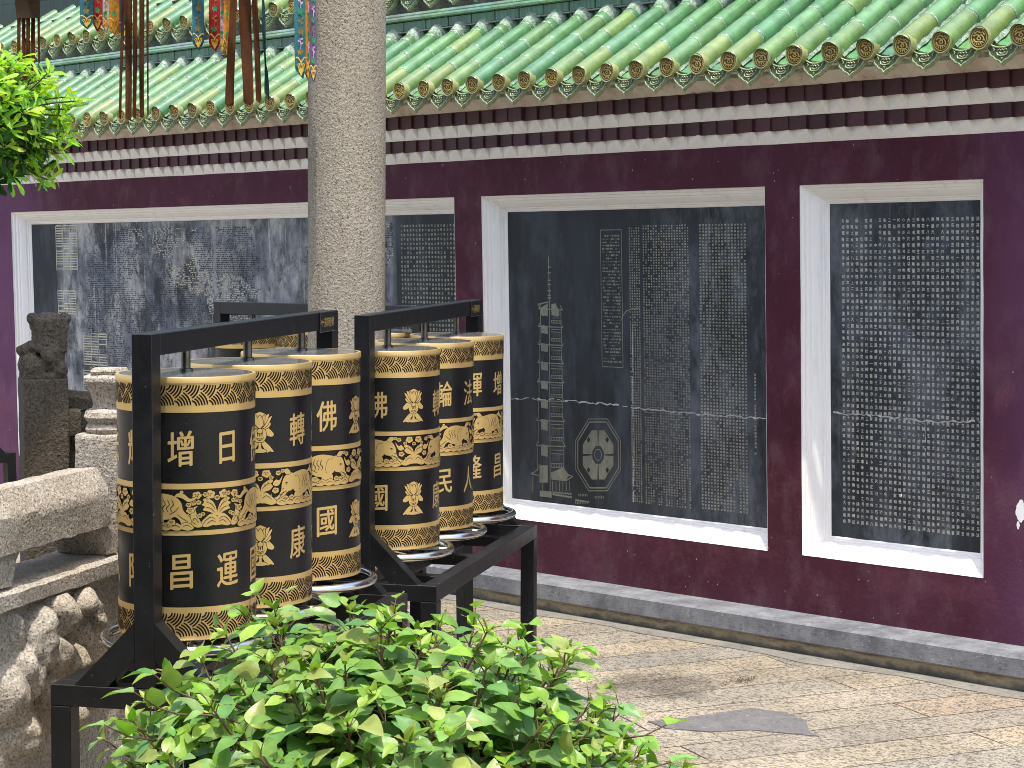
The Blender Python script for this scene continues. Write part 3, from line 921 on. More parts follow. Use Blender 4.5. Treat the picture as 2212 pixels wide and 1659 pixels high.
# ------------------------------------------------------------------ tiled roofs
TS = 0.1935
SL = radians(30)
CAPR = 0.0500
greens = [(0.104, 0.246, 0.092), (0.094, 0.236, 0.098), (0.118, 0.252, 0.092), (0.122, 0.246, 0.086), (0.092, 0.232, 0.102)]
yell = [(0.185, 0.262, 0.072), (0.170, 0.262, 0.078), (0.200, 0.266, 0.070), (0.155, 0.264, 0.082)]
def cap_meshes():
    """round eave cap facing -y, centred at the origin, tilted face vertical"""
    c = MB()
    Mx = Matrix.Rotation(radians(90), 4, 'X')
    R = CAPR
    c.mi = 1
    c.lathe([(0.0, 0.000), (R * 0.70, 0.000)], 40, Mx); c.lathe([(R * 0.77, 0.000), (R * 0.86, 0.000)], 40, Mx)
    c.mi = 0
    c.lathe([(R * 0.70, 0.000), (R * 0.715, 0.004), (R * 0.755, 0.004), (R * 0.77, 0.000)], 40, Mx)
    c.mi = 2; c.col = (0.30, 0.31, 0.12)
    c.lathe([(R * 0.86, 0.000), (R * 0.885, 0.006), (R * 0.97, 0.007), (R * 1.0, 0.002), (R * 1.0, -0.03)], 40, Mx)
    c.mi = 0; c.col = (1, 1, 1)
    # the writhing relief in the middle, as raised coils
    def coil(pts, r):
        c.tube([(x * R, -0.0025, z * R) for x, z in pts], [r * (1 - 0.35 * i / len(pts)) for i in range(len(pts))], 6)
    coil([(-0.45, 0.30), (-0.2, 0.50), (0.08, 0.40), (0.30, 0.46), (0.50, 0.26)], 0.0034)
    coil([(-0.52, 0.10), (-0.25, 0.24), (0.0, 0.16), (0.22, 0.25), (0.42, 0.05), (0.50, -0.18)], 0.0036)
    coil([(-0.18, -0.10), (-0.10, 0.06), (0.10, 0.06), (0.18, -0.10), (0.0, -0.20), (-0.18, -0.10)], 0.0032)
    coil([(-0.50, -0.12), (-0.36, -0.30), (-0.14, -0.36), (0.10, -0.34), (0.34, -0.30)], 0.0032)
    for k in range(7):
        t = radians(205 + k * 22)
        coil([(0.42 * cos(t), 0.42 * sin(t)), (0.62 * cos(t + .12), 0.62 * sin(t + .12))], 0.0026)
    for k in range(5):
        t = radians(35 + k * 27)
        coil([(0.50 * cos(t), 0.50 * sin(t)), (0.63 * cos(t), 0.63 * sin(t))], 0.0022)
    return c
def drip_mesh():
    d = MB(); W = 0.078
    # outline of the pendant: curved top following the pan tile, scalloped sides ending in a point
    out = []
    top = [(-W + 2 * W * i / 10, -0.030 * (1 - ((i - 5) / 5.0) ** 2) + 0.004) for i in range(11)]
    right = [(0.079, -0.012), (0.080, -0.026), (0.074, -0.038), (0.067, -0.044), (0.064, -0.056), (0.054, -0.065), (0.045, -0.069), (0.038, -0.078), (0.026, -0.085), (0.016, -0.088), (0.007, -0.095), (0.0, -0.104)]
    left = [(-x, z) for x, z in reversed(right[:-1])]
    out = top + right + left
    d.mi = 0; d.prism(out, -0.004, 0.012)
    d.mi = 1; d.face([(x * 0.90, -0.0046, -0.012 + (z + 0.012) * 0.86) for x, z in out]); d.mi = 0
    inn = [(x * 0.84, -0.018 + (z + 0.018) * 0.80) for x, z in out]
    d.tube([(x * 0.93, -0.007, -0.012 + (z + 0.012) * 0.90) for x, z in right[:1] + right] , 0.0030, 5)
    d.tube([(x * 0.93, -0.007, -0.012 + (z + 0.012) * 0.90) for x, z in [right[-1]] + left], 0.0030, 5)
    d.tube([(x, -0.008, z - 0.003) for x, z in top], 0.0036, 6)
    def coil(pts, r=0.0026): d.tube([(x, -0.0072, z) for x, z in pts], r, 5)
    coil([(-0.022, -0.040), (-0.014, -0.034), (-0.006, -0.040), (0.0, -0.034), (0.006, -0.040), (0.014, -0.034), (0.022, -0.040)], 0.003)
    coil([(-0.026, -0.046), (-0.022, -0.058), (-0.008, -0.062), (0.008, -0.062), (0.022, -0.058), (0.026, -0.046)], 0.003)
    coil([(-0.014, -0.048), (-0.004, -0.054), (0.004, -0.054), (0.014, -0.048)], 0.0028)
    coil([(-0.046, -0.026), (-0.038, -0.034), (-0.042, -0.040)]); coil([(0.046, -0.026), (0.038, -0.034), (0.042, -0.040)])
    coil([(-0.004, -0.072), (0.004, -0.072), (0.0, -0.078)], 0.003)
    return d
def tile_row(mb, L, seed, y0, z0, first_yellow=0.5):
    """one run of half-round cover tiles from the eave (origin) up the slope, plus its bed"""
    rnd = random.Random(seed)
    pl = 0.213
    nseg = 14; s = -0.012; k = 0
    while s < L:
        e = min(s + pl + (rnd.uniform(-.012, .012) if k else 0), L)
        r0 = CAPR * 0.985; r1 = CAPR * 0.93
        mb.mi = 0
        cc = rnd.choice(yell) if (k == 0 and rnd.random() < first_yellow) else (rnd.choice(greens) if rnd.random() < .92 else yell[3])
        kk = rnd.uniform(.90, 1.10); mb.col = tuple(v * kk * rnd.uniform(.97, 1.03) for v in cc)
        bow = rnd.uniform(-.002, .002)
        rings = [(s, r0 * 1.0), (s + 0.010, r0 * 1.03), (s + 0.022, r0), (s + (e - s) * .5, (r0 + r1) / 2 + 0.001), (e - 0.004, r1)]
        vs = []
        for (t, r) in rings:
            for q in range(nseg + 1):
                a = radians(-28 + 236 * q / nseg)
                u = r * cos(a); w = r * sin(a)
                vs.append((u + bow, y0 + t * cos(SL) - w * sin(SL), z0 + t * sin(SL) + w * cos(SL)))
        fs = []
        for i in range(len(rings) - 1):
            for q in range(nseg):
                fs.append((i * (nseg + 1) + q, (i + 1) * (nseg + 1) + q, (i + 1) * (nseg + 1) + q + 1, i * (nseg + 1) + q + 1))
        mb.idx(vs, fs)
        # lime joint
        if e < L - 0.01:
            mb.mi = 1; mb.col = (1, 1, .999)
            vs = []
            for t, r in ((e - 0.006, r1 * 0.985), (e - 0.003, r1 * 1.045), (e + 0.002, r1 * 1.045), (e + 0.004, r1 * .985)):
                for q in range(nseg + 1):
                    a = radians(-20 + 220 * q / nseg); u = r * cos(a); w = r * sin(a)
                    vs.append((u, y0 + t * cos(SL) - w * sin(SL), z0 + t * sin(SL) + w * cos(SL)))
            fs = []
            for i in range(3):
                for q in range(nseg):
                    fs.append((i * (nseg + 1) + q, (i + 1) * (nseg + 1) + q, (i + 1) * (nseg + 1) + q + 1, i * (nseg + 1) + q + 1))
            mb.idx(vs, fs)
        s = e; k += 1
    mb.mi = 1; mb.col = (1, 1, .999)
    # mortar lump where the run meets the wall above
    vs = []; lump = [(L - 0.05, 0.98), (L - 0.02, 1.12), (L + 0.02, 1.3), (L + 0.05, 1.0), (L + 0.06, 0.1)]
    for (t, rr) in lump:
        for q in range(nseg + 1):
            a = radians(-20 + 220 * q / nseg)
            r = CAPR * rr * (1 + 0.12 * noise.noise((cos(a) * 2 + seed, sin(a) * 2, t * 20)))
            u = r * cos(a); w = r * sin(a)
            vs.append((u, y0 + t * cos(SL) - w * sin(SL), z0 + t * sin(SL) + w * cos(SL)))
    fs = []
    for i in range(len(lump) - 1):
        for q in range(nseg):
            fs.append((i * (nseg + 1) + q, (i + 1) * (nseg + 1) + q, (i + 1) * (nseg + 1) + q + 1, i * (nseg + 1) + q + 1))
    mb.idx(vs, fs)
    # ragged mortar fillets along both sides of the run
    for sd in (-1, 1):
        N = 44; vs = []
        for i in range(N + 1):
            t = L * i / N
            o = 0.052 + 0.010 * noise.noise((t * 22, sd * 3, seed * 1.7)); h = 0.006 + 0.014 * (0.5 + noise.noise((t * 30, sd, seed * .9 + 4)))
            vs.append((sd * 0.030, y0 + t * cos(SL) - h * sin(SL), z0 + t * sin(SL) + h * cos(SL)))
            vs.append((sd * o, y0 + t * cos(SL) + 0.034 * sin(SL), z0 + t * sin(SL) - 0.034 * cos(SL)))
        mb.idx(vs, [(2 * i, 2 * i + 1, 2 * i + 3, 2 * i + 2) for i in range(N)])
def pan_tiles(mb, L, xs, y0, z0, seed):
    rnd = random.Random(seed); nq = 6
    for x in xs:
        s = 0.0; k = 0
        while s < L:
            e = min(s + 0.15, L)
            mb.col = tuple(v * rnd.uniform(.75, 1.1) for v in ((0.11, 0.27, 0.12) if k == 0 else rnd.choice([(0.10, 0.24, 0.13), (0.13, 0.27, 0.17), (0.09, 0.2, 0.11)])))
            vs = []
            for t, lift in ((s, 0.008), (e + 0.004, 0.0)):
                for q in range(nq + 1):
                    u = -0.072 + 0.144 * q / nq
                    w = -0.052 + 0.024 * (u / 0.072) ** 2 + lift
                    vs.append((x + u, y0 + t * cos(SL) - w * sin(SL), z0 + t * sin(SL) + w * cos(SL)))
            mb.idx(vs, [(q, q + nq + 1, q + nq + 2, q + 1) for q in range(nq)])
            vs2 = [v for v in vs[:nq + 1]]
            mb.idx(vs2 + [(a, bb + 0.002, c - 0.008) for a, bb, c in vs2], [(q, q + 1, q + nq + 2, q + nq + 1) for q in range(nq)])
            s = e; k += 1
cap_b = cap_meshes(); drip_b = drip_mesh()
def make_roof(name, yc, zc, L, x_first, count, lb, cap_l, seeds):
    root_off = Vector(temple['o'])
    y0 = yc + 0.004; z0 = zc
    xs = [x_first - TS * k for k in range(count)]
    pans = [x - TS / 2 for x in xs] + [xs[0] + TS / 2]
    rb = MB()
    pan_tiles(rb, L, pans, y0 + 0.012, z0, 77)
    roof = rb.build(name, M['glaze'], temple, normals=False, smooth=True, angle=40)
    roof['label'] = lb
    # variants of the tile run, shared between copies
    vars_ = []
    for sd in range(seeds):
        t = MB(); tile_row(t, L, sd * 13 + 5, y0, z0)
        o = t.build('cover_tile_row', [M['glaze'], M['mortar']], None, off=(0, root_off.y, root_off.z), smooth=True, angle=50, link=False, normals=False)
        vars_.append(o)
    c_o = cap_b.build('eave_cap', [M['capgold'], M['capgold_dark'], M['glaze']], None, off=(0, 0, 0), smooth=True, angle=50, link=False)
    d_o = drip_b.build('drip_tile', [M['drip'], M['drip_dark']], None, off=(0, 0, 0), smooth=True, angle=50, link=False)
    rnd = random.Random(count)
    for i, x in enumerate(xs):
        o = rnd.choice(vars_).copy(); COL.objects.link(o); o.parent = roof
        o.location = (x - root_off.x + rnd.uniform(-.004, .004), rnd.uniform(-.006, .006), 0)
        o.name = 'cover_tile_row'
        c = c_o.copy(); COL.objects.link(c); c.parent = roof
        c.location = (x - root_off.x, yc - root_off.y + rnd.uniform(-.006, .006) - 0.012, zc - root_off.z - 0.004)
        c.rotation_euler = (0, rnd.uniform(-.25, .25), rnd.uniform(-.05, .05))
    for i, x in enumerate(pans):
        d = d_o.copy(); COL.objects.link(d); d.parent = roof
        d.location = (x - root_off.x, yc - root_off.y + 0.020 + rnd.uniform(-.005, .005), zc - root_off.z - 0.022)
        d.rotation_euler = (radians(-11) + rnd.uniform(-.05, .05), rnd.uniform(-.04, .04), rnd.uniform(-.04, .04))
    return roof
lower = make_roof('lower_roof', 7.452, 2.712, 0.70, -3.357, 68, 'lower green glazed roof along the top of the purple wall', 'c', 7)
upper = make_roof('upper_roof', 8.035, 3.342, 0.62, -3.30, 68, 'upper green glazed roof above the dark tile band', 'c', 5)
# deck under the tiles
b = MB()
for (yc, zc, L) in ((7.452, 2.712, 0.70), (8.035, 3.342, 0.62)):
    pts = [(yc + 0.06 + t * cos(SL) + w * sin(SL), zc + t * sin(SL) - w * cos(SL)) for t, w in ((0.0, 0.058), (L + 0.05, 0.058), (L + 0.05, 0.085), (0.0, 0.085))]
    b.idx([(WX0, y, z) for y, z in pts] + [(WX1, y, z) for y, z in pts], [(0, 1, 2, 3), (7, 6, 5, 4), (0, 4, 5, 1), (1, 5, 6, 2), (2, 6, 7, 3), (3, 7, 4, 0)])
b.build('roof_deck', M['mortar'], temple)
# dark glazed band between the roofs, its tile course and ledge
b = MB(); rnd = random.Random(3)
x = WX0
while x < WX1:
    b.col = tuple([rnd.uniform(.75, 1.2)] * 3)
    b.box(x + 0.001, x + TS - 0.001, 8.075, 8.30, 2.95, 3.098)
    x += TS
b.build('dark_tile_band', M['gdark'], temple)
b = MB(); x = WX0
while x < WX1:
    b.col = tuple(v * rnd.uniform(.8, 1.15) for v in (0.9, 1.15, 1.0))
    b.box(x + 0.002, x + TS - 0.002, 8.050, 8.30, 3.106, 3.160, 0.003)
    x += TS
b.build('tile_course', M['gdark'], temple)
b = MB(); x = WX0
lc = [(8.052, 3.162), (8.022, 3.166), (8.016, 3.176), (8.016, 3.184), (8.036, 3.190), (8.030, 3.196), (8.030, 3.206), (8.110, 3.216), (8.30, 3.216), (8.30, 3.162)]
while x < WX1:
    b.col = tuple(v * rnd.uniform(.85, 1.15) for v in (0.30, 0.46, 0.33))
    n = len(lc)
    vs = [(x + 0.0015, y, z) for y, z in lc] + [(x + TS - 0.0015, y, z) for y, z in lc]
    b.idx(vs, [(i, (i + 1) % n, n + (i + 1) % n, n + i) for i in range(n)] + [tuple(range(n)), tuple(range(2 * n - 1, n - 1, -1))])
    x += TS
b.build('ledge_moulding', M['glaze'], temple)
b = MB()
N = 160
for i in range(N):
    q = []
    for ii, zz in ((i, 3.0985), (i + 1, 3.0985), (i + 1, 3.1055), (i, 3.1055)):
        x = WX0 + (WX1 - WX0) * ii / N
        q.append((x, 8.044 + 0.004 * noise.noise((x * 8, zz * 40, 2)), zz + 0.002 * noise.noise((x * 7, 1, zz))))
    b.face(q)
b.face([(WX0, 8.05, 3.0985), (WX1, 8.05, 3.0985), (WX1, 8.08, 3.0985), (WX0, 8.08, 3.0985)])
b.build('lime_joint', M['smortar'], temple)
b = MB()
soff = [(8.115, 3.2165), (8.105, 3.27), (8.085, 3.31), (8.075, 3.325)]
for i in range(N):
    for j in range(3):
        q = []
        for ii, jj in ((i, j), (i + 1, j), (i + 1, j + 1), (i, j + 1)):
            x = WX0 + (WX1 - WX0) * ii / N
            q.append((x, soff[jj][0] + 0.008 * noise.noise((x * 5, soff[jj][1] * 9, 7)), soff[jj][1]))
        b.face(q)
b.build('soffit_mortar', M['smortar'], temple, smooth=True, weld=1e-5)
b = MB(); x = WX0
while x < WX1:
    b.col = tuple([rnd.uniform(.35, .6)] * 3)  # shade on this wall put into its tile colour
    b.box(x + 0.001, x + TS - 0.001, 8.585, 8.85, 3.55, 4.10)
    x += TS
b.build('ridge_wall', M['gdark'], temple)
def on_roof(px, py):
    r = at(px, py, 1.0) - EYE; k = math.tan(SL)
    t = (3.342 + 0.05 + k * (EYE.y - 8.035) - EYE.z) / (r.z - k * r.y)
    return EYE + r * t
wa, wb = on_roof(-60, 70), on_roof(163, 8)
dv = (wb - wa); dv.z = 0; dv.normalize(); pv_ = Vector((-dv.y, dv.x, 0))
if pv_.y < 0: pv_ = -pv_
b = MB(); rnd = random.Random(8); s = -0.6
while s < 3.2:
    b.col = tuple([rnd.uniform(.10, .22)] * 3)  # very dark tint: the wall's shade painted into its glaze
    for z_ in (0, 1, 2, 3):
        p = wa + dv * s
        q = [p, p + dv * 0.30, p + dv * 0.30 + pv_ * 0.3, p + pv_ * 0.3]
        zz = 3.3 + 0.42 * z_
        b.idx([(v.x, v.y, zz) for v in q] + [(v.x, v.y, zz + 0.418) for v in q], [(0, 1, 2, 3), (7, 6, 5, 4), (0, 4, 5, 1), (1, 5, 6, 2), (2, 6, 7, 3), (3, 7, 4, 0)])
    s += 0.302
b.build('hip_wall', M['gdark'], temple)
b = MB()
b.box(WX0 + 0.01, WX1 - 0.01, 8.31, 9.4, 0.1, 3.54)
b.box(WX0 + 0.01, WX1 - 0.01, YW + 0.32, 8.309, 2.0, 2.62)
b.box(WX0 + 0.01, WX1 - 0.01, YW + 0.175, 8.309, 0.15, 1.999)
b.build('core_wall', M['purple'], temple)
# ------------------------------------------------------------------ prayer wheels
WR, WHT = 0.195, 0.736
def fz(fr): return WHT * (1 - fr)
class Cyl:
    """flat artwork wrapped round the drum: x is arc length, y is height"""
    def __init__(s, R=WR): s.mb = MB(); s.R = R
    def add(s, verts, faces, lift=0.0006, mi=0, step=0.012):
        bm = bmesh.new()
        bv = [bm.verts.new((x, y, 0)) for x, y in verts]
        for f in faces:
            try: bm.faces.new([bv[i] for i in f])
            except Exception: pass
        x0 = min(v[0] for v in verts); x1 = max(v[0] for v in verts)
        if any(len(f) > 4 for f in faces):
            bmesh.ops.triangulate(bm, faces=bm.faces[:])
        k = math.floor(x0 / step) + 1
        while k * step < x1:
            bmesh.ops.bisect_plane(bm, geom=bm.verts[:] + bm.edges[:] + bm.faces[:], plane_co=(k * step, 0, 0), plane_no=(1, 0, 0))
            k += 1
        bm.verts.index_update()
        R = s.R + lift
        s.mb.mi = mi
        s.mb.idx([(R * sin(v.co.x / s.R), -R * cos(v.co.x / s.R), v.co.y) for v in bm.verts], [tuple(v.index for v in f.verts) for f in bm.faces])
        bm.free()
    def poly(s, pts, lift=0.0006, mi=0): s.add(pts, [tuple(range(len(pts)))], lift, mi)
    def line(s, pts, w, lift, mi=1, base=0.55):
        vs = []; n = len(pts)
        for i, p in enumerate(pts):
            a = Vector(pts[max(i - 1, 0)]); e = Vector(pts[min(i + 1, n - 1)]); d = (e - a)
            if d.length < 1e-9: d = Vector((1, 0))
            d.normalize(); t = i / max(1, n - 1)
            ww = w * (base + (1 - base) * sin(pi * min(1, max(0, t)))) / 2
            vs.append((p[0] - d.y * ww, p[1] + d.x * ww)); vs.append((p[0] + d.y * ww, p[1] - d.x * ww))
        s.add(vs, [(2 * i, 2 * i + 1, 2 * i + 3, 2 * i + 2) for i in range(n - 1)], lift, mi)
    def strip(s, z0, z1, lift=0.001, n=96, mi=0):
        R = s.R + lift; s.mb.mi = mi
        vs = []; fs = []
        for k in range(n):
            a = 2 * pi * k / n
            for r, z in ((s.R - 0.002, z0), (R, z0), (R, z1), (s.R - 0.002, z1)):
                vs.append((r * sin(a), -r * cos(a), z))
        for k in range(n):
            j = (k + 1) % n
            for q in range(3): fs.append((k * 4 + q, j * 4 + q, j * 4 + q + 1, k * 4 + q + 1))
        s.mb.idx(vs, fs)
def crom(pts, n=5, closed=True):
    out = []; L = len(pts)
    rng = range(L) if closed else range(L - 1)
    for i in rng:
        if closed: p0, p1, p2, p3 = (Vector(pts[(i + k - 1) % L]) for k in range(4))
        else: p0, p1, p2, p3 = Vector(pts[max(i - 1, 0)]), Vector(pts[i]), Vector(pts[i + 1]), Vector(pts[min(i + 2, L - 1)])
        for k in range(n):
            t = k / n
            out.append(tuple(0.5 * ((2 * p1) + (p2 - p0) * t + (2 * p0 - 5 * p1 + 4 * p2 - p3) * t * t + (3 * p1 - p0 - 3 * p2 + p3) * t ** 3)))
    if not closed: out.append(tuple(pts[-1]))
    return out
def grow(pts, d):
    """offset a closed outline outward by d"""
    n = len(pts); ar = sum(pts[i][0] * pts[(i + 1) % n][1] - pts[(i + 1) % n][0] * pts[i][1] for i in range(n))
    sg = 1 if ar > 0 else -1
    out = []
    for i in range(n):
        a = Vector(pts[i - 1]); e = Vector(pts[(i + 1) % n]); t = (e - a)
        if t.length < 1e-9: out.append(pts[i]); continue
        t.normalize(); out.append((pts[i][0] + sg * t.y * d, pts[i][1] - sg * t.x * d))
    return out
def wave_lines(z0, z1):
    """interlocking fans of concentric arcs, dark lines on the gold band"""
    c = Cyl(); n = 26; P = 2 * pi * WR / n; R = 1.07 * P; H = z1 - z0
    cen = lambda k: (k * P / 2, z1 if k % 2 == 0 else z0)
    one = MB()
    for k in range(2 * n):
        cx, cz = cen(k)
        for rf in (0.93, 0.775, 0.62, 0.465, 0.31):
            r = R * rf; run = []
            def flush():
                if len(run) > 2: c.line(run, 0.0047, 0.0018, 0, 0.86)
            for q in range(37):
                a = 2 * pi * q / 72.0
                x = cx + r * cos(a - (pi / 2 if k % 2 == 0 else 0)); z = cz + r * sin(a - (pi / 2 if k % 2 == 0 else 0))
                ok = z0 + 0.0008 <= z <= z1 - 0.0008 and x > cx - 1e-6
                if ok:
                    for j in range(1, 4):
                        ex, ez = cen(k - j)
                        if (x - ex) ** 2 + (z - ez) ** 2 < (R * 1.03) ** 2: ok = False; break
                if ok: run.append((x, z))
                else:
                    flush(); run = []
            flush()
    return c.mb
LETTERS_T = ['輝', '增', '日', '佛', None, '轉', '常', '輪', '法']
LETTERS_B = ['隆', '昌', '運', '國', None, '康', '安', '民', '人']
def letters_mesh():
    c = Cyl(); st = 2 * pi * WR / 9
    for row, zc in ((LETTERS_T, fz(0.268)), (LETTERS_B, fz(0.735))):
        for k, ch in enumerate(row):
            if ch is None: continue
            v, f = glyph(ch, 2, 0.0)
            xs_ = [p[0] for p in v]; ys_ = [p[1] for p in v]
            mx = (min(xs_) + max(xs_)) / 2; my = (min(ys_) + max(ys_)) / 2
            w = max(xs_) - min(xs_); h = max(ys_) - min(ys_)
            sx = min(0.070, 0.080 * w / 0.92) / w; sy = 0.097 / max(h, 0.9)
            if ch == '日': sx, sy = 0.050 / w, 0.086 / h
            if ch == '昌': sx, sy = 0.060 / w, 0.096 / h
            # a little brush slant: strokes rise to the right
            for q, (ox, oy) in enumerate(((0, 0), (0.0014, 0.0005), (-0.0014, -0.0005), (0.0003, 0.0009), (-0.0003, -0.0009))):
                c.add([(k * st + (x - mx) * sx + ox, zc + (y - my) * sy + 0.07 * (x - mx) * sx + oy) for x, y in v], f, 0.0009 + 0.00003 * q)
    return c.mb
def lotus_mesh(zc):
    c = Cyl(); U = 0.0615
    lay = [0]
    def T(p): return (p[0] * U, zc + p[1] * U)
    def st(pts, smooth=True, ol=0.0016):
        q = crom(pts, 4) if smooth else pts
        q = [T(p) for p in q]
        c.poly(grow(q, ol), 0.0006 + lay[0], 1); c.poly(q, 0.0008 + lay[0], 0)
        lay[0] += 0.00012
    def both(pts):
        st(pts); st([(-x, y) for x, y in reversed(pts)])
    # ribbons and foot
    both([(0.10, -0.36), (0.30, -0.50), (0.52, -0.72), (0.70, -0.98), (0.50, -0.95), (0.34, -1.0), (0.20, -0.78), (0.08, -0.55)])
    st([(-0.34, -0.93), (-0.20, -0.84), (0.0, -0.82), (0.20, -0.84), (0.34, -0.93), (0.20, -1.0), (-0.20, -1.0)])
    st([(-0.07, -0.50), (0.07, -0.50), (0.06, -0.72), (0.10, -0.88), (-0.10, -0.88), (-0.06, -0.72)])
    # side leaves
    both([(0.16, 0.20), (0.36, 0.24), (0.56, 0.08), (0.70, -0.10), (0.64, -0.22), (0.44, -0.20), (0.26, -0.05)])
    # vase
    st([(-0.30, 0.0), (-0.22, 0.14), (0.22, 0.14), (0.30, 0.0), (0.32, -0.20), (0.24, -0.38), (0.12, -0.48), (-0.12, -0.48), (-0.24, -0.38), (-0.32, -0.20)])
    for (x0, x1, y) in ((-0.20, 0.20, -0.30), (-0.16, 0.16, -0.38)):
        c.line([T((x0, y + 0.04)), T((0, y - 0.03)), T((x1, y + 0.04))], 0.0022, 0.0012 + lay[0], 1)
    for x in (-0.12, 0.0, 0.12):
        c.line([T((x, 0.02)), T((x * 0.8, -0.20))], 0.0042, 0.0012 + lay[0], 1)
    # crown behind
    st([(-0.42, 0.72), (-0.28, 0.88), (-0.12, 0.96), (0.0, 1.0), (0.12, 0.96), (0.28, 0.88), (0.42, 0.72), (0.20, 0.5), (-0.20, 0.5)])
    both([(0.20, 0.18), (0.40, 0.20), (0.54, 0.36), (0.50, 0.48), (0.34, 0.44)])
    both([(0.10, 0.20), (0.30, 0.26), (0.48, 0.50), (0.60, 0.78), (0.44, 0.68), (0.28, 0.50)])
    both([(0.08, 0.22), (0.26, 0.40), (0.38, 0.62), (0.46, 0.88), (0.30, 0.80), (0.16, 0.54)])
    both([(0.04, 0.22), (0.20, 0.36), (0.24, 0.60), (0.22, 0.86), (0.10, 0.66), (0.04, 0.44)])
    st([(0.0, 0.20), (0.12, 0.30), (0.17, 0.50), (0.10, 0.70), (0.0, 0.84), (-0.10, 0.70), (-0.17, 0.50), (-0.12, 0.30)])
    st([(-0.12, 0.10), (0.0, 0.19), (0.12, 0.10), (0.10, -0.01), (0.0, -0.05), (-0.10, -0.01)])
    return c.mb
def frieze_mesh():
    c = Cyl(); z0, z1 = fz(0.579), fz(0.421); H = z1 - z0; Q = 2 * pi * WR / 4
    base = 70.0 / 360.0 * 2 * pi * WR
    def draw(flip, off):
        lay = [0]
        def T(p):
            x = p[0] * H
            return (off + (Q - x if flip else x), z0 + (0.02 + 0.94 * p[1]) * H)
        def st(pts, smooth=True, ol=0.0013, n=4):
            q = [T(p) for p in (crom(pts, n) if smooth else pts)]
            c.poly(grow(q, ol), 0.0005 + lay[0], 1); c.poly(q, 0.0007 + lay[0], 0); lay[0] += 0.00008
        def ln(pts, w=0.0018, n=4): c.line([T(p) for p in crom(pts, n, False)], w, 0.0010 + lay[0], 1)
        def cloud(cx_, cy_, r, k=5, seed=0):
            rnd = random.Random(seed)
            pts = []
            for i in range(k * 6):
                t = 2 * pi * i / (k * 6)
                rr = r * (0.80 + 0.22 * abs(sin(t * k / 2 + seed)))
                pts.append((cx_ + rr * 1.15 * cos(t), cy_ + rr * sin(t)))
            st(pts, False)
            for (dx, dy) in ((-0.3, 0.1), (0.35, 0.12), (0.0, -0.3)):
                sp = [(cx_ + r * (dx + (0.30 - 0.05 * i) * cos(i * 0.9)), cy_ + r * (dy + (0.30 - 0.05 * i) * sin(i * 0.9))) for i in range(6)]
                ln(sp, 0.0014, 2)
        def disc(cx_, cy_, r):
            st([(cx_ + r * cos(t * pi / 5), cy_ + r * sin(t * pi / 5)) for t in range(10)], False, 0.0008)
        # wave A (x = 0) : half of the mirrored crest
        st([(0.0, 0.10), (0.0, 0.30), (0.14, 0.40), (0.30, 0.30), (0.42, 0.14), (0.30, 0.06), (0.12, 0.10)])
        st([(0.0, 0.34), (0.03, 0.55), (0.12, 0.72), (0.28, 0.80), (0.36, 0.76), (0.30, 0.70), (0.39, 0.64), (0.31, 0.58), (0.36, 0.50), (0.24, 0.46), (0.14, 0.42)])
        ln([(0.05, 0.50), (0.14, 0.64), (0.27, 0.70)]); ln([(0.06, 0.42), (0.16, 0.53), (0.29, 0.57)]); ln([(0.05, 0.25), (0.16, 0.31), (0.28, 0.24), (0.36, 0.14)]); ln([(0.04, 0.18), (0.15, 0.22), (0.26, 0.14)])
        for (x, y) in ((0.12, 0.66), (0.19, 0.71), (0.26, 0.74)): disc(x, y, 0.018)
        cloud(0.18, 0.96 - 0.07, 0.115, 5, 1); cloud(0.0, 0.80, 0.065, 4, 2)
        st([(0.38, 0.10), (0.46, 0.30), (0.54, 0.52), (0.48, 0.60), (0.60, 0.56), (0.66, 0.34), (0.62, 0.14), (0.50, 0.06)])
        ln([(0.46, 0.18), (0.56, 0.30), (0.60, 0.20), (0.52, 0.14)])
        cloud(0.50, 0.88, 0.10, 5, 3); cloud(0.58, 0.70, 0.075, 4, 4)
        for (x, y, r, s_) in ((0.66, 0.50, 0.085, 21), (0.74, 0.34, 0.075, 22), (0.46, 0.70, 0.06, 23), (0.70, 0.64, 0.06, 24), (0.36, 0.40, 0.05, 25), (0.44, 0.36, 0.06, 26), (1.10, 0.16, 0.10, 27), (1.50, 0.14, 0.10, 28), (1.90, 0.16, 0.09, 29), (2.22, 0.42, 0.085, 30), (2.14, 0.90, 0.07, 31), (2.34, 0.78, 0.06, 32), (0.30, 0.90, 0.06, 33)):
            cloud(x, y, r, 5, s_)
        # elephant
        st([(0.50, 0.86), (0.66, 0.80), (0.80, 0.92), (0.95, 0.94), (1.02, 0.86), (0.92, 0.84), (0.82, 0.80), (0.70, 0.72), (0.54, 0.78)])      # streaming sash
        disc(0.86, 1.0 - 0.03, 0.045)
        st([(0.64, 0.12), (0.66, 0.30), (0.82, 0.50), (0.88, 0.72), (1.04, 0.87), (1.28, 0.93), (1.52, 0.90), (1.68, 0.84), (1.74, 0.60), (1.62, 0.36), (1.42, 0.26), (1.16, 0.28), (1.02, 0.34), (0.90, 0.24), (0.86, 0.10), (0.74, 0.06)], n=5)
        st([(1.30, 0.34), (1.34, 0.10), (1.50, 0.06), (1.62, 0.12), (1.60, 0.34)])
        for x in (1.10, 1.20, 1.30): ln([(x, 0.78), (x - 0.05, 0.66), (x + 0.02, 0.56), (x - 0.02, 0.46)], 0.0022)
        ln([(0.92, 0.60), (1.02, 0.48), (1.16, 0.40)]); ln([(0.72, 0.22), (0.84, 0.30), (0.96, 0.40)])
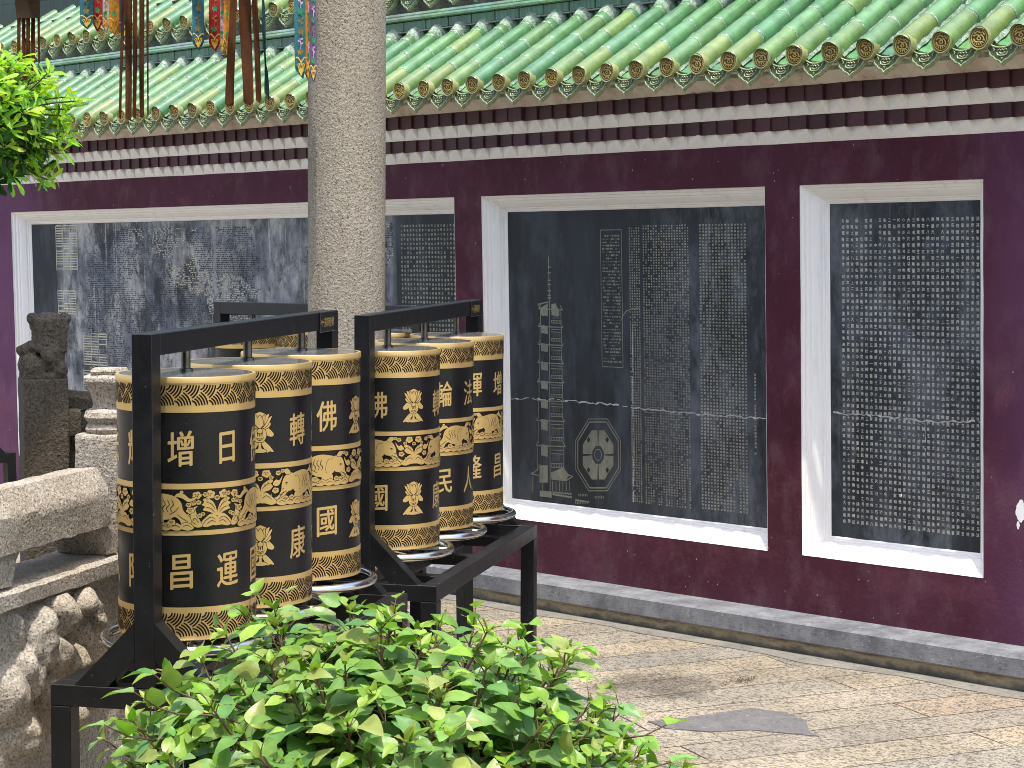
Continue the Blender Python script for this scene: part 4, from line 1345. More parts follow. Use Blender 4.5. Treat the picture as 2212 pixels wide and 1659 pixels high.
        # head, ear, trunk, tusk
        st([(1.60, 0.74), (1.68, 0.86), (1.82, 0.88), (1.96, 0.78), (2.04, 0.60), (2.06, 0.42), (2.16, 0.26), (2.30, 0.22), (2.34, 0.32), (2.40, 0.22), (2.30, 0.12), (2.10, 0.12), (1.96, 0.22), (1.86, 0.36), (1.72, 0.40), (1.62, 0.52)], n=5)
        st([(1.52, 0.78), (1.64, 0.74), (1.70, 0.58), (1.66, 0.40), (1.52, 0.32), (1.42, 0.44), (1.44, 0.66)])
        ln([(1.86, 0.60), (1.90, 0.62), (1.94, 0.60)], 0.003); disc(1.90, 0.575, 0.016)
        ln([(1.92, 0.36), (2.02, 0.34), (2.10, 0.24)]); ln([(1.98, 0.46), (2.04, 0.44)]); ln([(2.04, 0.30), (2.12, 0.30)])
        st([(1.92, 0.38), (2.02, 0.30), (2.16, 0.16), (2.06, 0.22), (1.92, 0.30)])
        st([(1.76, 0.88), (1.86, 1.0), (1.98, 0.97), (1.92, 0.86), (1.84, 0.84)]); cloud(2.02, 0.95, 0.055, 4, 6)
        st([(2.02, 0.82), (2.12, 0.70), (2.22, 0.72), (2.30, 0.60), (2.20, 0.54), (2.10, 0.60)])
        # scrolls and leaves under the feet
        for i in range(6):
            x = 0.72 + i * 0.26
            st([(x - 0.14, 0.06), (x - 0.06, 0.16), (x + 0.08, 0.19), (x + 0.20, 0.08), (x + 0.06, 0.0), (x - 0.06, 0.0)])
            ln([(x - 0.08, 0.07), (x + 0.02, 0.13), (x + 0.12, 0.09)], 0.0015)
        cloud(1.10, 0.20, 0.085, 5, 8); cloud(1.20, 0.14, 0.06, 4, 9); cloud(1.74, 0.20, 0.075, 5, 10)
        # wave B (x = Q)
        X = Q / H
        st([(X, 0.10), (X, 0.28), (X - 0.14, 0.38), (X - 0.30, 0.26), (X - 0.44, 0.10), (X - 0.30, 0.03), (X - 0.12, 0.08)])
        st([(X, 0.30), (X - 0.03, 0.54), (X - 0.12, 0.66), (X - 0.28, 0.74), (X - 0.34, 0.68), (X - 0.28, 0.62), (X - 0.33, 0.54), (X - 0.24, 0.44), (X - 0.12, 0.40)])
        ln([(X - 0.05, 0.48), (X - 0.14, 0.58), (X - 0.27, 0.64)]); ln([(X - 0.05, 0.22), (X - 0.16, 0.29), (X - 0.30, 0.18)])
        cloud(X - 0.16, 0.90, 0.11, 5, 12); cloud(X, 0.76, 0.06, 4, 13)
        for (x, y) in ((X - 0.12, 0.60), (X - 0.20, 0.65)): disc(x, y, 0.018)
    for k in range(4):
        draw(k % 2 == 1, base + k * Q)
    return c.mb

WP = {}
mb = MB()
mb.lathe([(0.0, 0.006), (WR - 0.02, 0.006), (WR - 0.004, 0.0), (WR, 0.004), (WR, WHT - 0.003), (WR - 0.004, WHT), (0.0, WHT)], 96)
WP['drum'] = mb.build('drum', M['drum'], link=False, off=(0, 0, 0), smooth=True, angle=35)
mb = MB(); mb.lathe([(0.0, WHT + 0.0045), (0.03, WHT + 0.0045), (WR - 0.006, WHT + 0.0015), (WR - 0.0045, WHT - 0.0005)], 96)
WP['top_plate'] = mb.build('top_plate', M['drumtop'], link=False, off=(0, 0, 0), smooth=True, angle=35)
cc = Cyl(); cc.strip(fz(0.1315), fz(0.021), 0.0010)
WP['top_band'] = cc.mb.build('gold_band', M['gold'], link=False, off=(0, 0, 0), smooth=True, angle=35)
mb = MB(); mb.lathe([(WR - 0.006, WHT + 0.0012), (WR + 0.002, WHT + 0.0015), (WR + 0.0035, WHT - 0.001), (WR + 0.0035, fz(0.021)), (WR - 0.002, fz(0.021) - 0.0005)], 96)
WP['rim'] = mb.build('gold_rim', M['gold'], link=False, off=(0, 0, 0), smooth=True, angle=35)
cc = Cyl(); cc.strip(fz(1.0) + 0.002, fz(0.8714), 0.0010)
WP['bottom_band'] = cc.mb.build('gold_band', M['gold'], link=False, off=(0, 0, 0), smooth=True, angle=35)
WP['wave_t'] = wave_lines(fz(0.1075), fz(0.024)).build('wave_pattern', M['line'], link=False, off=(0, 0, 0), normals=False)
WP['wave_b'] = wave_lines(fz(0.985), fz(0.8894)).build('wave_pattern', M['line'], link=False, off=(0, 0, 0), normals=False)
for nm, a, e in (('line_a', 0.421, 0.400), ('line_b', 0.5968, 0.579)):
    cc = Cyl(); cc.strip(fz(a), fz(e), 0.0012)
    WP[nm] = cc.mb.build('gold_line', M['gold'], link=False, off=(0, 0, 0), smooth=True, angle=35)
WP['frieze'] = frieze_mesh().build('elephant_frieze', [M['gold'], M['line']], link=False, off=(0, 0, 0), normals=False)
WP['letters'] = letters_mesh().build('lettering', M['gold'], link=False, off=(0, 0, 0), normals=False)
for nm, zc in (('lotus_t', fz(0.272)), ('lotus_b', fz(0.738))):
    WP[nm] = lotus_mesh(zc).build('lotus_emblem', [M['gold'], M['line']], link=False, off=(0, 0, 0), normals=False)
# steel ring with spokes under the drum
mb = MB(); RR, RT, RZ0 = 0.2380, 0.0145, -0.022
vs = []; fs = []; NU, NV = 72, 14
for i in range(NU):
    a = 2 * pi * i / NU
    for j in range(NV):
        t = 2 * pi * j / NV
        vs.append(((RR + RT * cos(t)) * cos(a), (RR + RT * cos(t)) * sin(a), RZ0 + RT * sin(t)))
for i in range(NU):
    for j in range(NV):
        fs.append((i * NV + j, ((i + 1) % NU) * NV + j, ((i + 1) % NU) * NV + (j + 1) % NV, i * NV + (j + 1) % NV))
mb.idx(vs, fs)
WP['ring'] = mb.build('handle_ring', M['chrome'], link=False, off=(0, 0, 0), smooth=True)
mb = MB()
for k in range(6):
    Mk = Matrix.Rotation(radians(60 * k + 12), 4, 'Z')
    mb.box(0.03, RR - 0.008, -0.013, 0.013, RZ0 - 0.004, RZ0 + 0.004, 0.0015, Mk)
mb.lathe([(0.0, RZ0 - 0.03), (0.045, RZ0 - 0.03), (0.05, RZ0 - 0.014), (0.05, RZ0 + 0.014), (0.06, RZ0 + 0.016), (0.06, -0.001), (0.0, -0.001)], 32)
WP['spokes'] = mb.build('ring_spokes', M['chrome'], link=False, off=(0, 0, 0), smooth=True, angle=30)
mb = MB()
mb.lathe([(0.0, WHT + 0.004), (0.021, WHT + 0.004), (0.021, WHT + 0.012), (0.0135, WHT + 0.015), (0.0135, WHT + 0.080), (0.0, WHT + 0.080)], 24)
WP['axle'] = mb.build('axle', M['rod'], link=False, off=(0, 0, 0), smooth=True, angle=30)
mb = MB()
mb.lathe([(0.0, -0.112), (0.03, -0.112), (0.03, -0.09), (0.016, -0.086), (0.016, -0.052), (0.0, -0.052)], 24)
WP['pivot'] = mb.build('pivot', M['rod'], link=False, off=(0, 0, 0), smooth=True, angle=30)

def add_child(o, parent):
    c = o.copy(); COL.objects.link(c); c.parent = parent; return c
def make_wheel(name_label, mat, group):
    r = thing('prayer_wheel', name_label, 'prayer wheel', group=group, world_coords=False)
    r.matrix_world = mat
    for k in ('drum', 'top_plate', 'rim', 'line_a', 'line_b', 'frieze', 'letters', 'ring', 'spokes', 'axle', 'pivot'):
        add_child(WP[k], r)
    for a, w in (('top_band', 'wave_t'), ('bottom_band', 'wave_b')):
        p = add_child(WP[a], r); add_child(WP[w], p)
    for k in ('lotus_t', 'lotus_b'):
        c = add_child(WP[k], r); c.rotation_euler = (0, 0, radians(40 * 4))
    return r

# ------------------------------------------------------------------ stands
def make_stand(label, mat, dz, foot):
    """dz: how much the whole frame sits lower; legs always end at world z 0 (local foot)"""
    r = thing('wheel_stand', label, 'wheel stand', group='black steel stands of the prayer wheels', world_coords=False)
    r.matrix_world = mat
    h = 0.03; U0, U1 = -0.317, 1.32
    F = M['frame']; ch = 0.0022
    def part(name, *boxes):
        m = MB()
        for bx in boxes: m.box(*bx, ch)
        return m.build(name, F, r, off=(0, 0, 0))
    # posts stop under the beam
    for u in (U0, U1 - 0.06):
        part('post', (-h, h, u, u + 0.06, 0.7155, 1.689))
    part('top_beam', (-h, h, U0 + 0.0602, U1 - 0.0602, 1.628, 1.689))
    for u in (U0, U1 - 0.06):
        part('end_rail', (-0.28, 0.28, u, u + 0.06, 0.655, 0.715))
        for sx in (-1, 1):
            m = MB()
            pl = [(0.0305 * sx, 0.897), (0.207 * sx, 0.7155), (0.108 * sx, 0.7155), (0.0305 * sx, 0.797)]
            m.prism(pl, u + 0.001, u + 0.059)
            m.build('brace', F, r, off=(0, 0, 0))
            x0, x1 = sorted((0.28 * sx, 0.22 * sx))
            part('leg', (x0, x1, u, u + 0.06, foot, 0.6545))
    for sx in (-1, 1):
        x0, x1 = sorted((0.28 * sx, 0.22 * sx))
        part('side_rail', (x0, x1, U0 + 0.0605, U1 - 0.0605, 0.655, 0.715))
    part('centre_rail', (-0.04, 0.04, U0 + 0.0605, U1 - 0.0605, 0.66, 0.712))
    for i in range(3):
        for sx in (-1, 1):
            x0, x1 = sorted((0.2195 * sx, 0.0405 * sx))
            part('cross_bar', (x0, x1, 0.506 * i - 0.03, 0.506 * i + 0.03, 0.66, 0.700))
    m = MB(); m.box(0.0302, 0.0345, 1.112, 1.268, 1.622, 1.688, 0.001)
    pq = m.build('plaque', M['drum'], r, off=(0, 0, 0))
    m = MB(); y = 1.128
    m.mi = 0
    def zb(y0, z0, y1, z1, w):
        d = Vector((y1 - y0, z1 - z0)); d.normalize()
        nx, nz = -d.y * w / 2, d.x * w / 2
        m.face([(0.0349, y0 - nx, z0 - nz), (0.0349, y1 - nx, z1 - nz), (0.0349, y1 + nx, z1 + nz), (0.0349, y0 + nx, z0 + nz)])
    zb(1.122, 1.655, 1.150, 1.655, 0.005); zb(1.122, 1.655, 1.131, 1.666, 0.004); zb(1.122, 1.655, 1.131, 1.644, 0.004)
    for k, chh in enumerate('請順時針轉'):
        v, f = glyph(chh, 1, 0.0)
        m.idx([(0.0349, 1.153 + k * 0.0205 + (a) * 0.020, 1.640 + bb * 0.036) for a, bb in v], f)
    m.build('lettering', M['gold'], pq, off=(0, 0, 0), normals=False)
    m = MB()
    for (a, bb) in (((1.112, 1.622), (1.268, 1.622)), ((1.112, 1.622), (1.112, 1.688))):
        zb2 = (a, bb)
        y0_, z0_ = a; y1_, z1_ = bb
        m.box(0.0344, 0.0352, min(y0_, y1_) - 0.0012, max(y0_, y1_) + 0.0012, min(z0_, z1_) - 0.0012, max(z0_, z1_) + 0.0012)
    m.build('plaque_edge', M['chrome'], pq, off=(0, 0, 0))
    return r
def stand_matrix(x, y, th, tx, ty, dz):
    v = Vector((sin(radians(th)), -cos(radians(th)), 0)); k = v.x * tx + v.y * ty
    tx, ty = v.x * k, v.y * k
    q = Vector((0, 0, 1)).rotation_difference(Vector((tx, ty, 1)).normalized())
    return Matrix.Translation(Vector((x - 1.1 * tx, y - 1.1 * ty, dz))) @ q.to_matrix().to_4x4() @ Matrix.Rotation(radians(th - 90), 4, 'Z')
# label, x, y, heading, tilt x, tilt y, dz, wheels: (drum z offset, slot, view angle, label)
SP = 0.506
stands = [
    ('nearest black steel stand, behind the leafy shrub, holding the three largest prayer wheels', -5.066, 3.461, 123.6, .026, -.0005, 0.0, 0.826,
     [(1, -5.0, 'nearest and largest black and gold prayer wheel, behind a front post'), (4, 10, 'middle prayer wheel of the nearest stand, lotus half hidden'), (3, 25, 'farthest prayer wheel of the nearest stand, just left of the granite column foot')]),
    ('black steel stand with open bench frame standing before the pagoda tablet', -6.15, 5.114, 123.3, .0205, .0065, -0.033, 0.782,
     [(4, 29, 'prayer wheel with a whole lotus facing front, behind the post of the pagoda side stand'), (7, 23, 'middle prayer wheel of the stand beside the white frame, showing 輪 and 法'), (0, 21, 'farthest prayer wheel beside the white frame of the pagoda tablet')]),
]
def cam_yaw(p):
    t = (EYE - p); return atan2(t.x, -t.y)
GW = 'black and gold prayer wheels'
for lb, x, y, th, tx, ty, dz, zb_, ws in stands:
    Ms = stand_matrix(x, y, th, tx, ty, dz)
    make_stand(lb, Ms, dz, -dz)
    R3 = Ms.to_quaternion().to_matrix().to_4x4()
    Rb = Matrix.Rotation(radians(th - 90), 4, 'Z')
    for i, (slot, va, wl) in enumerate(ws):
        p = Ms @ Vector((0, SP * i, zb_ - dz))
        a = cam_yaw(p) + radians(va) - radians(40 * slot)
        q = Vector((0, 0, 1)).rotation_difference(Ms.col[2].to_3d().normalized())
        make_wheel(wl, Matrix.Translation(p) @ q.to_matrix().to_4x4() @ Matrix.Rotation(a, 4, 'Z'), GW)
# two more stands in a row along the wall, mostly hidden
p0 = on_y(427, 652, 6.42)
def far_stand(lb, x_right, wls):
    # heading along -x so that the near side faces the courtyard
    x = x_right - 0.317; yc = 6.45; dz = -0.080
    Ms = stand_matrix(x, yc, 180.0, .018, .004, dz)
    make_stand(lb, Ms, dz, -dz)
    for i, (slot, va, wl) in enumerate(wls):
        p = Ms @ Vector((0, SP * i, 0.826))
        a = cam_yaw(p) + radians(va) - radians(40 * slot)
        make_wheel(wl, Matrix.Translation(p) @ Matrix.Rotation(a, 4, 'Z'), GW)
far_stand('black steel stand parallel to the wall, its top beam passing behind the granite column', -7.47,
          [(7, 20, 'prayer wheel behind the granite column, right end of the far stand'), (1, -20, 'prayer wheel just left of the granite column on the far stand'), (4, -8, 'leftmost prayer wheel of the far stand, showing a lotus above the nearest wheels')])
pe = on_y(31.7, 966, 6.72)
far_stand('black steel stand at the left edge of the picture, only its bench corner showing', pe.x, [])
# ------------------------------------------------------------------ granite column
cpos = at(749, 760, 9.1)
lean = Vector((.0164, .0174, 1)).normalized()
col = MB()
pr = []
for i in range(33):
    z = 0.14 + (3.58 - 0.14) * i / 32
    r = 0.1655 - 0.0015 * (z / 3.5)
    pr.append((r, z))
col.lathe([(0.0, 0.1405)] + pr + [(0.0, 3.58)], 72)
pav = thing('stone_column', 'tall round speckled granite column rising between the two prayer wheel stands', 'column', (cpos.x - .0164 * 1.5, cpos.y - .0174 * 1.5, 0), world_coords=False)
pav.rotation_mode = 'QUATERNION'; pav.rotation_quaternion = Vector((0, 0, 1)).rotation_difference(lean)
col.build('shaft', M['granite'], pav, off=(0, 0, 0), smooth=True, angle=40)
b = MB(); b.lathe([(0.0, 0.0), (0.25, 0.0), (0.25, 0.05), (0.235, 0.065), (0.19, 0.075), (0.185, 0.11), (0.175, 0.14), (0.0, 0.14)], 56)
b.build('base', M['stone'], pav, off=(0, 0, 0), smooth=True, angle=35)

# pavilion eave above (out of the picture): a beam for the banners and an added slab placed to shade the far balustrade
BY = 5.0
pv = thing('pavilion_roof', 'unseen timber eave of the pavilion above the hanging banners, with an added shade slab', 'roof', (-8.6, BY, 4.30))
for k in range(7):
    b = MB(); yb_ = 4.94 + 0.12 * k; b.box(-10.2, -6.7, yb_ - 0.014, yb_ + 0.014, 4.32, 4.40); b.build('batten', M['timber'], pv)
b = MB()
for x in (-10.0, -8.9, -7.9): b.box(x - 0.03, x + 0.03, 4.8, 5.75, 4.4005, 4.47)
b.build('beam', M['timber'], pv)
b = MB(); b.box(-9.5, -5.48, 2.0, 4.35, 4.62, 4.74, 0.01)
b.build('shade_slab', M['timber'], pv)
b = MB()
for x in (-9.0, -7.3):
    b.box(x - 0.06, x + 0.06, 3.0, 5.5, 4.4705, 4.619)
b.build('rafter', M['timber'], pv)

# ------------------------------------------------------------------ stone balustrade
th = radians(120.0)
BO = Vector((-5.432, 3.218, 0))
BD = Vector((cos(th), sin(th), 0)); BV = Vector((BD.y, -BD.x, 0))
BT = Vector((BV.x * .0225, BV.y * .0225, 1)).normalized()
BM_ = Matrix.Translation(BO - 1.1 * BV * .0225) @ Vector((0, 0, 1)).rotation_difference(BT).to_matrix().to_4x4() @ Matrix.Rotation(th - pi / 2, 4, 'Z')
# local axes: x = towards the wheels, y = along the rail away from the viewer
def rough(mb, amt=0.003, sc=14, seed=0):
    mb.v = [tuple(Vector(v) + Vector((noise.noise(Vector(v) * sc + Vector((seed, 0, 0))), noise.noise(Vector(v) * sc + Vector((0, seed + 9, 0))), noise.noise(Vector(v) * sc + Vector((0, 0, seed + 5))))) * amt) for v in mb.v]
def dense_prism(mb, poly, y0, y1, ny):
    n = len(poly)
    for i in range(ny):
        a = y0 + (y1 - y0) * i / ny; e = y0 + (y1 - y0) * (i + 1) / ny
        for k in range(n):
            p, q = poly[k], poly[(k + 1) % n]
            mb.face([(p[0], a, p[1]), (q[0], a, q[1]), (q[0], e, q[1]), (p[0], e, p[1])])
    mb.face([(p[0], y0, p[1]) for p in poly]); mb.face([(p[0], y1, p[1]) for p in reversed(poly)])
def densify(poly, step=0.02):
    out = []
    for i in range(len(poly)):
        a, e = Vector(poly[i]), Vector(poly[(i + 1) % len(poly)])
        N = max(1, int((e - a).length / step))
        for k in range(N): out.append(tuple(a.lerp(e, k / N)))
    return out
bal = thing('stone_balustrade', 'sunlit granite balustrade with a chamfered handrail above a carved relief panel', 'balustrade', world_coords=False)
bal.matrix_world = BM_
# handrail: chamfered bar with feet at both ends
b = MB()
sec = densify([(0.0, 1.165), (0.0, 1.062), (-0.19, 1.062), (-0.19, 1.165), (-0.145, 1.232), (-0.045, 1.240)])
dense_prism(b, sec, -0.52, 0.405, 44)
rough(b, 0.004, 16, 1)
b.build('handrail', M['stone'], bal, off=(0, 0, 0), weld=1e-4, smooth=True, angle=32)
ft = densify([(-0.52, 1.061), (-0.13, 1.061), (-0.155, 1.035), (-0.175, 0.985), (-0.18, 0.968), (-0.52, 0.968)])
fr_ = densify([(0.30, 1.061), (0.405, 1.061), (0.46, 1.02), (0.46, 0.968), (0.395, 0.968), (0.375, 1.005), (0.345, 1.045)])
for pl in (ft, fr_):
    b = MB(); n = len(pl); N = 8
    for i in range(N):
        x0 = -0.01 - 0.17 * i / N; x1 = -0.01 - 0.17 * (i + 1) / N
        for k in range(n):
            p, q = pl[k], pl[(k + 1) % n]
            b.face([(x0, p[0], p[1]), (x0, q[0], q[1]), (x1, q[0], q[1]), (x1, p[0], p[1])])
    b.face([(-0.01, y, z) for y, z in pl]); b.face([(-0.18, y, z) for y, z in reversed(pl)])
    rough(b, 0.004, 16, 3)
    b.build('rail_foot', M['stone'], bal, off=(0, 0, 0), weld=1e-4, smooth=True, angle=32)
# ledge on top of the panel and the relief panel itself
b = MB()
dense_prism(b, densify([(0.012, 0.950), (0.012, 0.908), (-0.2, 0.906), (-0.2, 0.967), (-0.03, 0.967)]), -0.60, 0.90, 60)
rough(b, 0.004, 14, 5)
b.build('ledge', M['stone'], bal, off=(0, 0, 0), weld=1e-4, smooth=True, angle=32)
rnd = random.Random(5)
bumps = []
def rel_at(u, v):   # source pixels in the picture -> local (y,z) on the panel plane
    inv = BM_.inverted()
    a = inv @ EYE; e = inv @ at(u * 0.57604, v * 0.57604, 6.0)
    t = (0.0 - a.x) / (e.x - a.x); p = a.lerp(e, t); return p.y, p.z
for (u, v, ru, rv, h, rot) in ((230, 2310, 55, 85, 0.055, 0.5), (310, 2260, 60, 45, 0.045, 0.3), (355, 2310, 35, 60, 0.04, 0.3), (150, 2400, 70, 95, 0.05, -0.2), (205, 2460, 60, 70, 0.045, 0.6),
                               (290, 2480, 45, 50, 0.04, 0), (110, 2520, 60, 80, 0.045, 0.3), (250, 2440, 22, 22, 0.03, 0), (60, 2620, 70, 90, 0.04, 0.2), (190, 2590, 60, 70, 0.04, 0.4), (320, 2380, 30, 60, 0.03, .2),
                               (340, 2600, 50, 60, 0.04, 0), (80, 2380, 22, 60, 0.022, 0.2), (260, 2690, 90, 60, 0.045, 0.2), (100, 2760, 80, 70, 0.04, 0)):
    y, z = rel_at(u, v); s = 0.00118
    bumps.append((y, z, ru * s, rv * s, h * 1.35, rot))
b = MB(); NY, NZ = 190, 150
Y0, Y1, Z0, Z1 = -0.62, 0.95, 0.02, 0.907
vs = []
for j in range(NZ + 1):
    for i in range(NY + 1):
        y = Y0 + (Y1 - Y0) * i / NY; z = Z0 + (Z1 - Z0) * j / NZ
        h = -0.022
        for (cy_, cz_, ry, rz, hh, ro) in bumps:
            dy, dz_ = y - cy_, z - cz_
            a = dy * cos(ro) + dz_ * sin(ro); e = -dy * sin(ro) + dz_ * cos(ro)
            w = 0.14 * noise.noise((y * 13, z * 13, 3)) + 0.03 * noise.noise((y * 50, z * 50, 1))
            d = sqrt((a / ry) ** 2 + (e / rz) ** 2) + w
            if d < 1: h = max(h, -0.022 + hh * 1.25 * (1 - max(0.0, d) ** 3.2) * (0.84 + 0.30 * noise.noise((y * 19, z * 19, hh * 90))))
        h += 0.0018 * noise.noise((y * 50, z * 50, 8)) + 0.006 * noise.noise((y * 14, z * 14, 3))
        if j == NZ: h = -0.03
        vs.append((h, y, z))
b.idx(vs, [(j * (NY + 1) + i, j * (NY + 1) + i + 1, (j + 1) * (NY + 1) + i + 1, (j + 1) * (NY + 1) + i) for j in range(NZ) for i in range(NY)])
b.box(-0.2, -0.06, -0.60, 0.90, 0.0, 0.905)
b.build('relief_panel', M['stone'], bal, off=(0, 0, 0), smooth=True, angle=50)
# newel post with an eight-sided vase finial
def finial(mb, cx_, cy_, z0, sc, n=8, rot=0.0):
    prof = [(0.072, 0.0), (0.078, 0.006), (0.084, 0.018), (0.078, 0.032), (0.072, 0.037), (0.080, 0.044), (0.090, 0.058), (0.083, 0.076), (0.070, 0.083), (0.060, 0.086),
            (0.058, 0.10), (0.062, 0.125), (0.072, 0.150), (0.085, 0.172), (0.090, 0.182), (0.088, 0.193), (0.076, 0.199), (0.060, 0.200), (0.062, 0.206), (0.066, 0.213), (0.058, 0.222), (0.0, 0.226)]
    # subdivide round the faces so that eight softly rounded sides remain
    N = n * 6; vs = []
    for r, z in prof:
        for k in range(N):
            t = 2 * pi * k / N + rot
            sect = (t % (2 * pi / n)) - pi / n
            rr = r * (0.55 + 0.45 * cos(pi / n) / cos(sect)) * (1.0 + 0.02)
            vs.append((cx_ + sc * rr * cos(t), cy_ + sc * rr * sin(t), z0 + sc * z))
    fs = []
    for i in range(len(prof) - 1):
        for k in range(N):
            fs.append((i * N + k, i * N + (k + 1) % N, (i + 1) * N + (k + 1) % N, (i + 1) * N + k))
    mb.idx(vs, fs)
def dense_block(mb, x0, x1, y0, y1, z0, z1, ch=0.012, step=0.035):
    bm = bmesh.new(); bmesh.ops.create_cube(bm, size=1)
    for v in bm.verts: v.co = Vector(((x0 + x1) / 2 + v.co.x * (x1 - x0), (y0 + y1) / 2 + v.co.y * (y1 - y0), (z0 + z1) / 2 + v.co.z * (z1 - z0)))
    bmesh.ops.bevel(bm, geom=bm.edges[:], offset=ch, segments=2, affect='EDGES', profile=0.5)
    z = z0 + step
    while z < z1:
        bmesh.ops.bisect_plane(bm, geom=bm.verts[:] + bm.edges[:] + bm.faces[:], plane_co=(0, 0, z), plane_no=(0, 0, 1)); z += step
    x = x0 + step
    while x < x1:
        bmesh.ops.bisect_plane(bm, geom=bm.verts[:] + bm.edges[:] + bm.faces[:], plane_co=(x, 0, 0), plane_no=(1, 0, 0)); x += step
    y = y0 + step
    while y < y1:
        bmesh.ops.bisect_plane(bm, geom=bm.verts[:] + bm.edges[:] + bm.faces[:], plane_co=(0, y, 0), plane_no=(0, 1, 0)); y += step
    bm.verts.index_update()
    mb.idx([v.co.copy() for v in bm.verts], [tuple(v.index for v in f.verts) for f in bm.faces]); bm.free()
PX0, PX1, PY0, PY1 = -0.165, 0.005, 0.475, 0.645
b = MB(); dense_block(b, PX0, PX1, PY0, PY1, 0.9675, 1.333); rough(b, 0.005, 18, 7)
b.build('newel_post', M['stone'], bal, off=(0, 0, 0), smooth=True, angle=40)
b = MB(); finial(b, (PX0 + PX1) / 2, (PY0 + PY1) / 2, 1.331, 0.93, 8, 0.2); rough(b, 0.003, 20, 9)
b.build('finial', M['stone'], bal, off=(0, 0, 0), smooth=True, angle=38)

# far balustrade with the carved lion
def remesh(mb, name, mat, parent, voxel, amp=0.004, sc=26, seed=0, smooth_it=4):
    o = mb.build(name, mat, None, off=(0, 0, 0))
    md = o.modifiers.new('r', 'REMESH'); md.mode = 'VOXEL'; md.voxel_size = voxel
    ms = o.modifiers.new('s', 'SMOOTH'); ms.iterations = smooth_it; ms.factor = 0.5
    dg = bpy.context.evaluated_depsgraph_get(); dg.update()
    me = bpy.data.meshes.new_from_object(o.evaluated_get(dg))
    o.modifiers.clear(); o.data = me
    for v in me.vertices:
        c = v.co
        v.co = c + v.normal * (amp * noise.noise(c * sc + Vector((seed, 0, 0))) + amp * 0.6 * noise.noise(c * sc * 2.6))
    me.polygons.foreach_set('use_smooth', [True] * len(me.polygons))
    o.parent = parent
    return o
def ball(mb, x, y, z, rx, ry, rz, rot=0.0):
    vs = []; fs = []; NU, NV = 20, 12
    for j in range(NV + 1):
        p = pi * j / NV
        for i in range(NU):
            t = 2 * pi * i / NU
            v = Vector((rx * sin(p) * cos(t), ry * sin(p) * sin(t), rz * cos(p)))
            if rot: v = Matrix.Rotation(rot, 3, 'Y') @ v
            vs.append((x + v.x, y + v.y, z + v.z))
    for j in range(NV):
        for i in range(NU):
            fs.append((j * NU + i, j * NU + (i + 1) % NU, (j + 1) * NU + (i + 1) % NU, (j + 1) * NU + i))
    mb.idx(vs, fs)
lp = at(99, 817, 7.15)
LA = radians(157)
LD = Vector((cos(LA), sin(LA), 0))
LM = Matrix.Translation(Vector((lp.x + LD.x * 0.075 - .022 * 1.45, lp.y + LD.y * 0.075 - .008 * 1.45, 0))) @ Vector((0, 0, 1)).rotation_difference(Vector((.022, .008, 1)).normalized()).to_matrix().to_4x4() @ Matrix.Rotation(LA - pi / 2, 4, 'Z')
lion = thing('lion_balustrade', 'shaded dark balustrade post topped by a seated stone lion, with its short rail', 'balustrade', world_coords=False)
lion.matrix_world = LM
LZ = lp.z
W2 = 0.075
b = MB(); dense_block(b, -W2, W2, -W2, W2, 0.0, LZ, 0.008); rough(b, 0.003, 18, 2)
b.build('post', M['shade_stone'], lion, off=(0, 0, 0), smooth=True, angle=40)
# lion seen from behind and to one side: blocky maned head with two ears, curled back, haunches, tail curl
b = MB()
Z = LZ - 0.005
b.box(-0.072, 0.072, -0.070, 0.070, Z, Z + 0.02)
ball(b, 0.030, -0.01, Z + 0.075, 0.044, 0.060, 0.085)          # chest and back
ball(b, 0.030, 0.0, Z + 0.135, 0.052, 0.058, 0.06)            # mane base
b.box(-0.030, 0.074, -0.056, 0.054, Z + 0.092, Z + 0.200)      # head block
b.box(-0.036, 0.080, -0.058, 0.050, Z + 0.168, Z + 0.206)
ball(b, 0.020, 0.0, Z + 0.190, 0.060, 0.055, 0.036)
ball(b, -0.034, -0.02, Z + 0.205, 0.020, 0.028, 0.022); ball(b, 0.074, -0.02, Z + 0.203, 0.020, 0.028, 0.022)   # ears
ball(b, -0.046, -0.02, Z + 0.048, 0.040, 0.054, 0.046)         # haunch
ball(b, -0.050, -0.045, Z + 0.035, 0.026, 0.032, 0.032)
ball(b, 0.052, -0.05, Z + 0.030, 0.026, 0.026, 0.032)          # far paw
ball(b, 0.012, -0.055, Z + 0.080, 0.026, 0.022, 0.030)         # tail curl on the back
ball(b, -0.064, -0.01, Z + 0.098, 0.026, 0.040, 0.020)         # cub's head on the haunch
ball(b, -0.038, -0.02, Z + 0.108, 0.026, 0.034, 0.022)
ball(b, -0.026, -0.058, Z + 0.040, 0.030, 0.014, 0.030)
remesh(b, 'lion', M['shade_stone'], lion, 0.0045, 0.0032, 46, 3, 3)
# rail running to the right from the post, stepping down, with a dark panel underneath
b = MB()
e0 = LM.inverted() @ at(137, 851, 7.15); e1 = LM.inverted() @ at(215, 857, 7.0)
dirx = 1
dense_prism(b, densify([(0.0, 0.0), (0.0, -0.035), (-0.09, -0.035), (-0.09, 0.0), (-0.07, 0.022), (-0.02, 0.022)]), 0.0, 0.62, 20)
R_ = Matrix.Translation(Vector((W2 + 0.001, 0.03, e0.z - 0.022))) @ Matrix.Rotation(radians(-90), 4, 'Z') @ Matrix.Rotation(radians(-6.0), 4, 'X')
b.v = [tuple(R_ @ Vector(v)) for v in b.v]
rough(b, 0.004, 16, 4)
b.build('handrail', M['shade_stone'], lion, off=(0, 0, 0), smooth=True, angle=32)
b = MB(); dense_block(b, W2 - 0.028, W2 + 0.045, -0.060, 0.010, e0.z - 0.150, e0.z - 0.058, 0.01, 0.03); rough(b, 0.004, 16, 6)
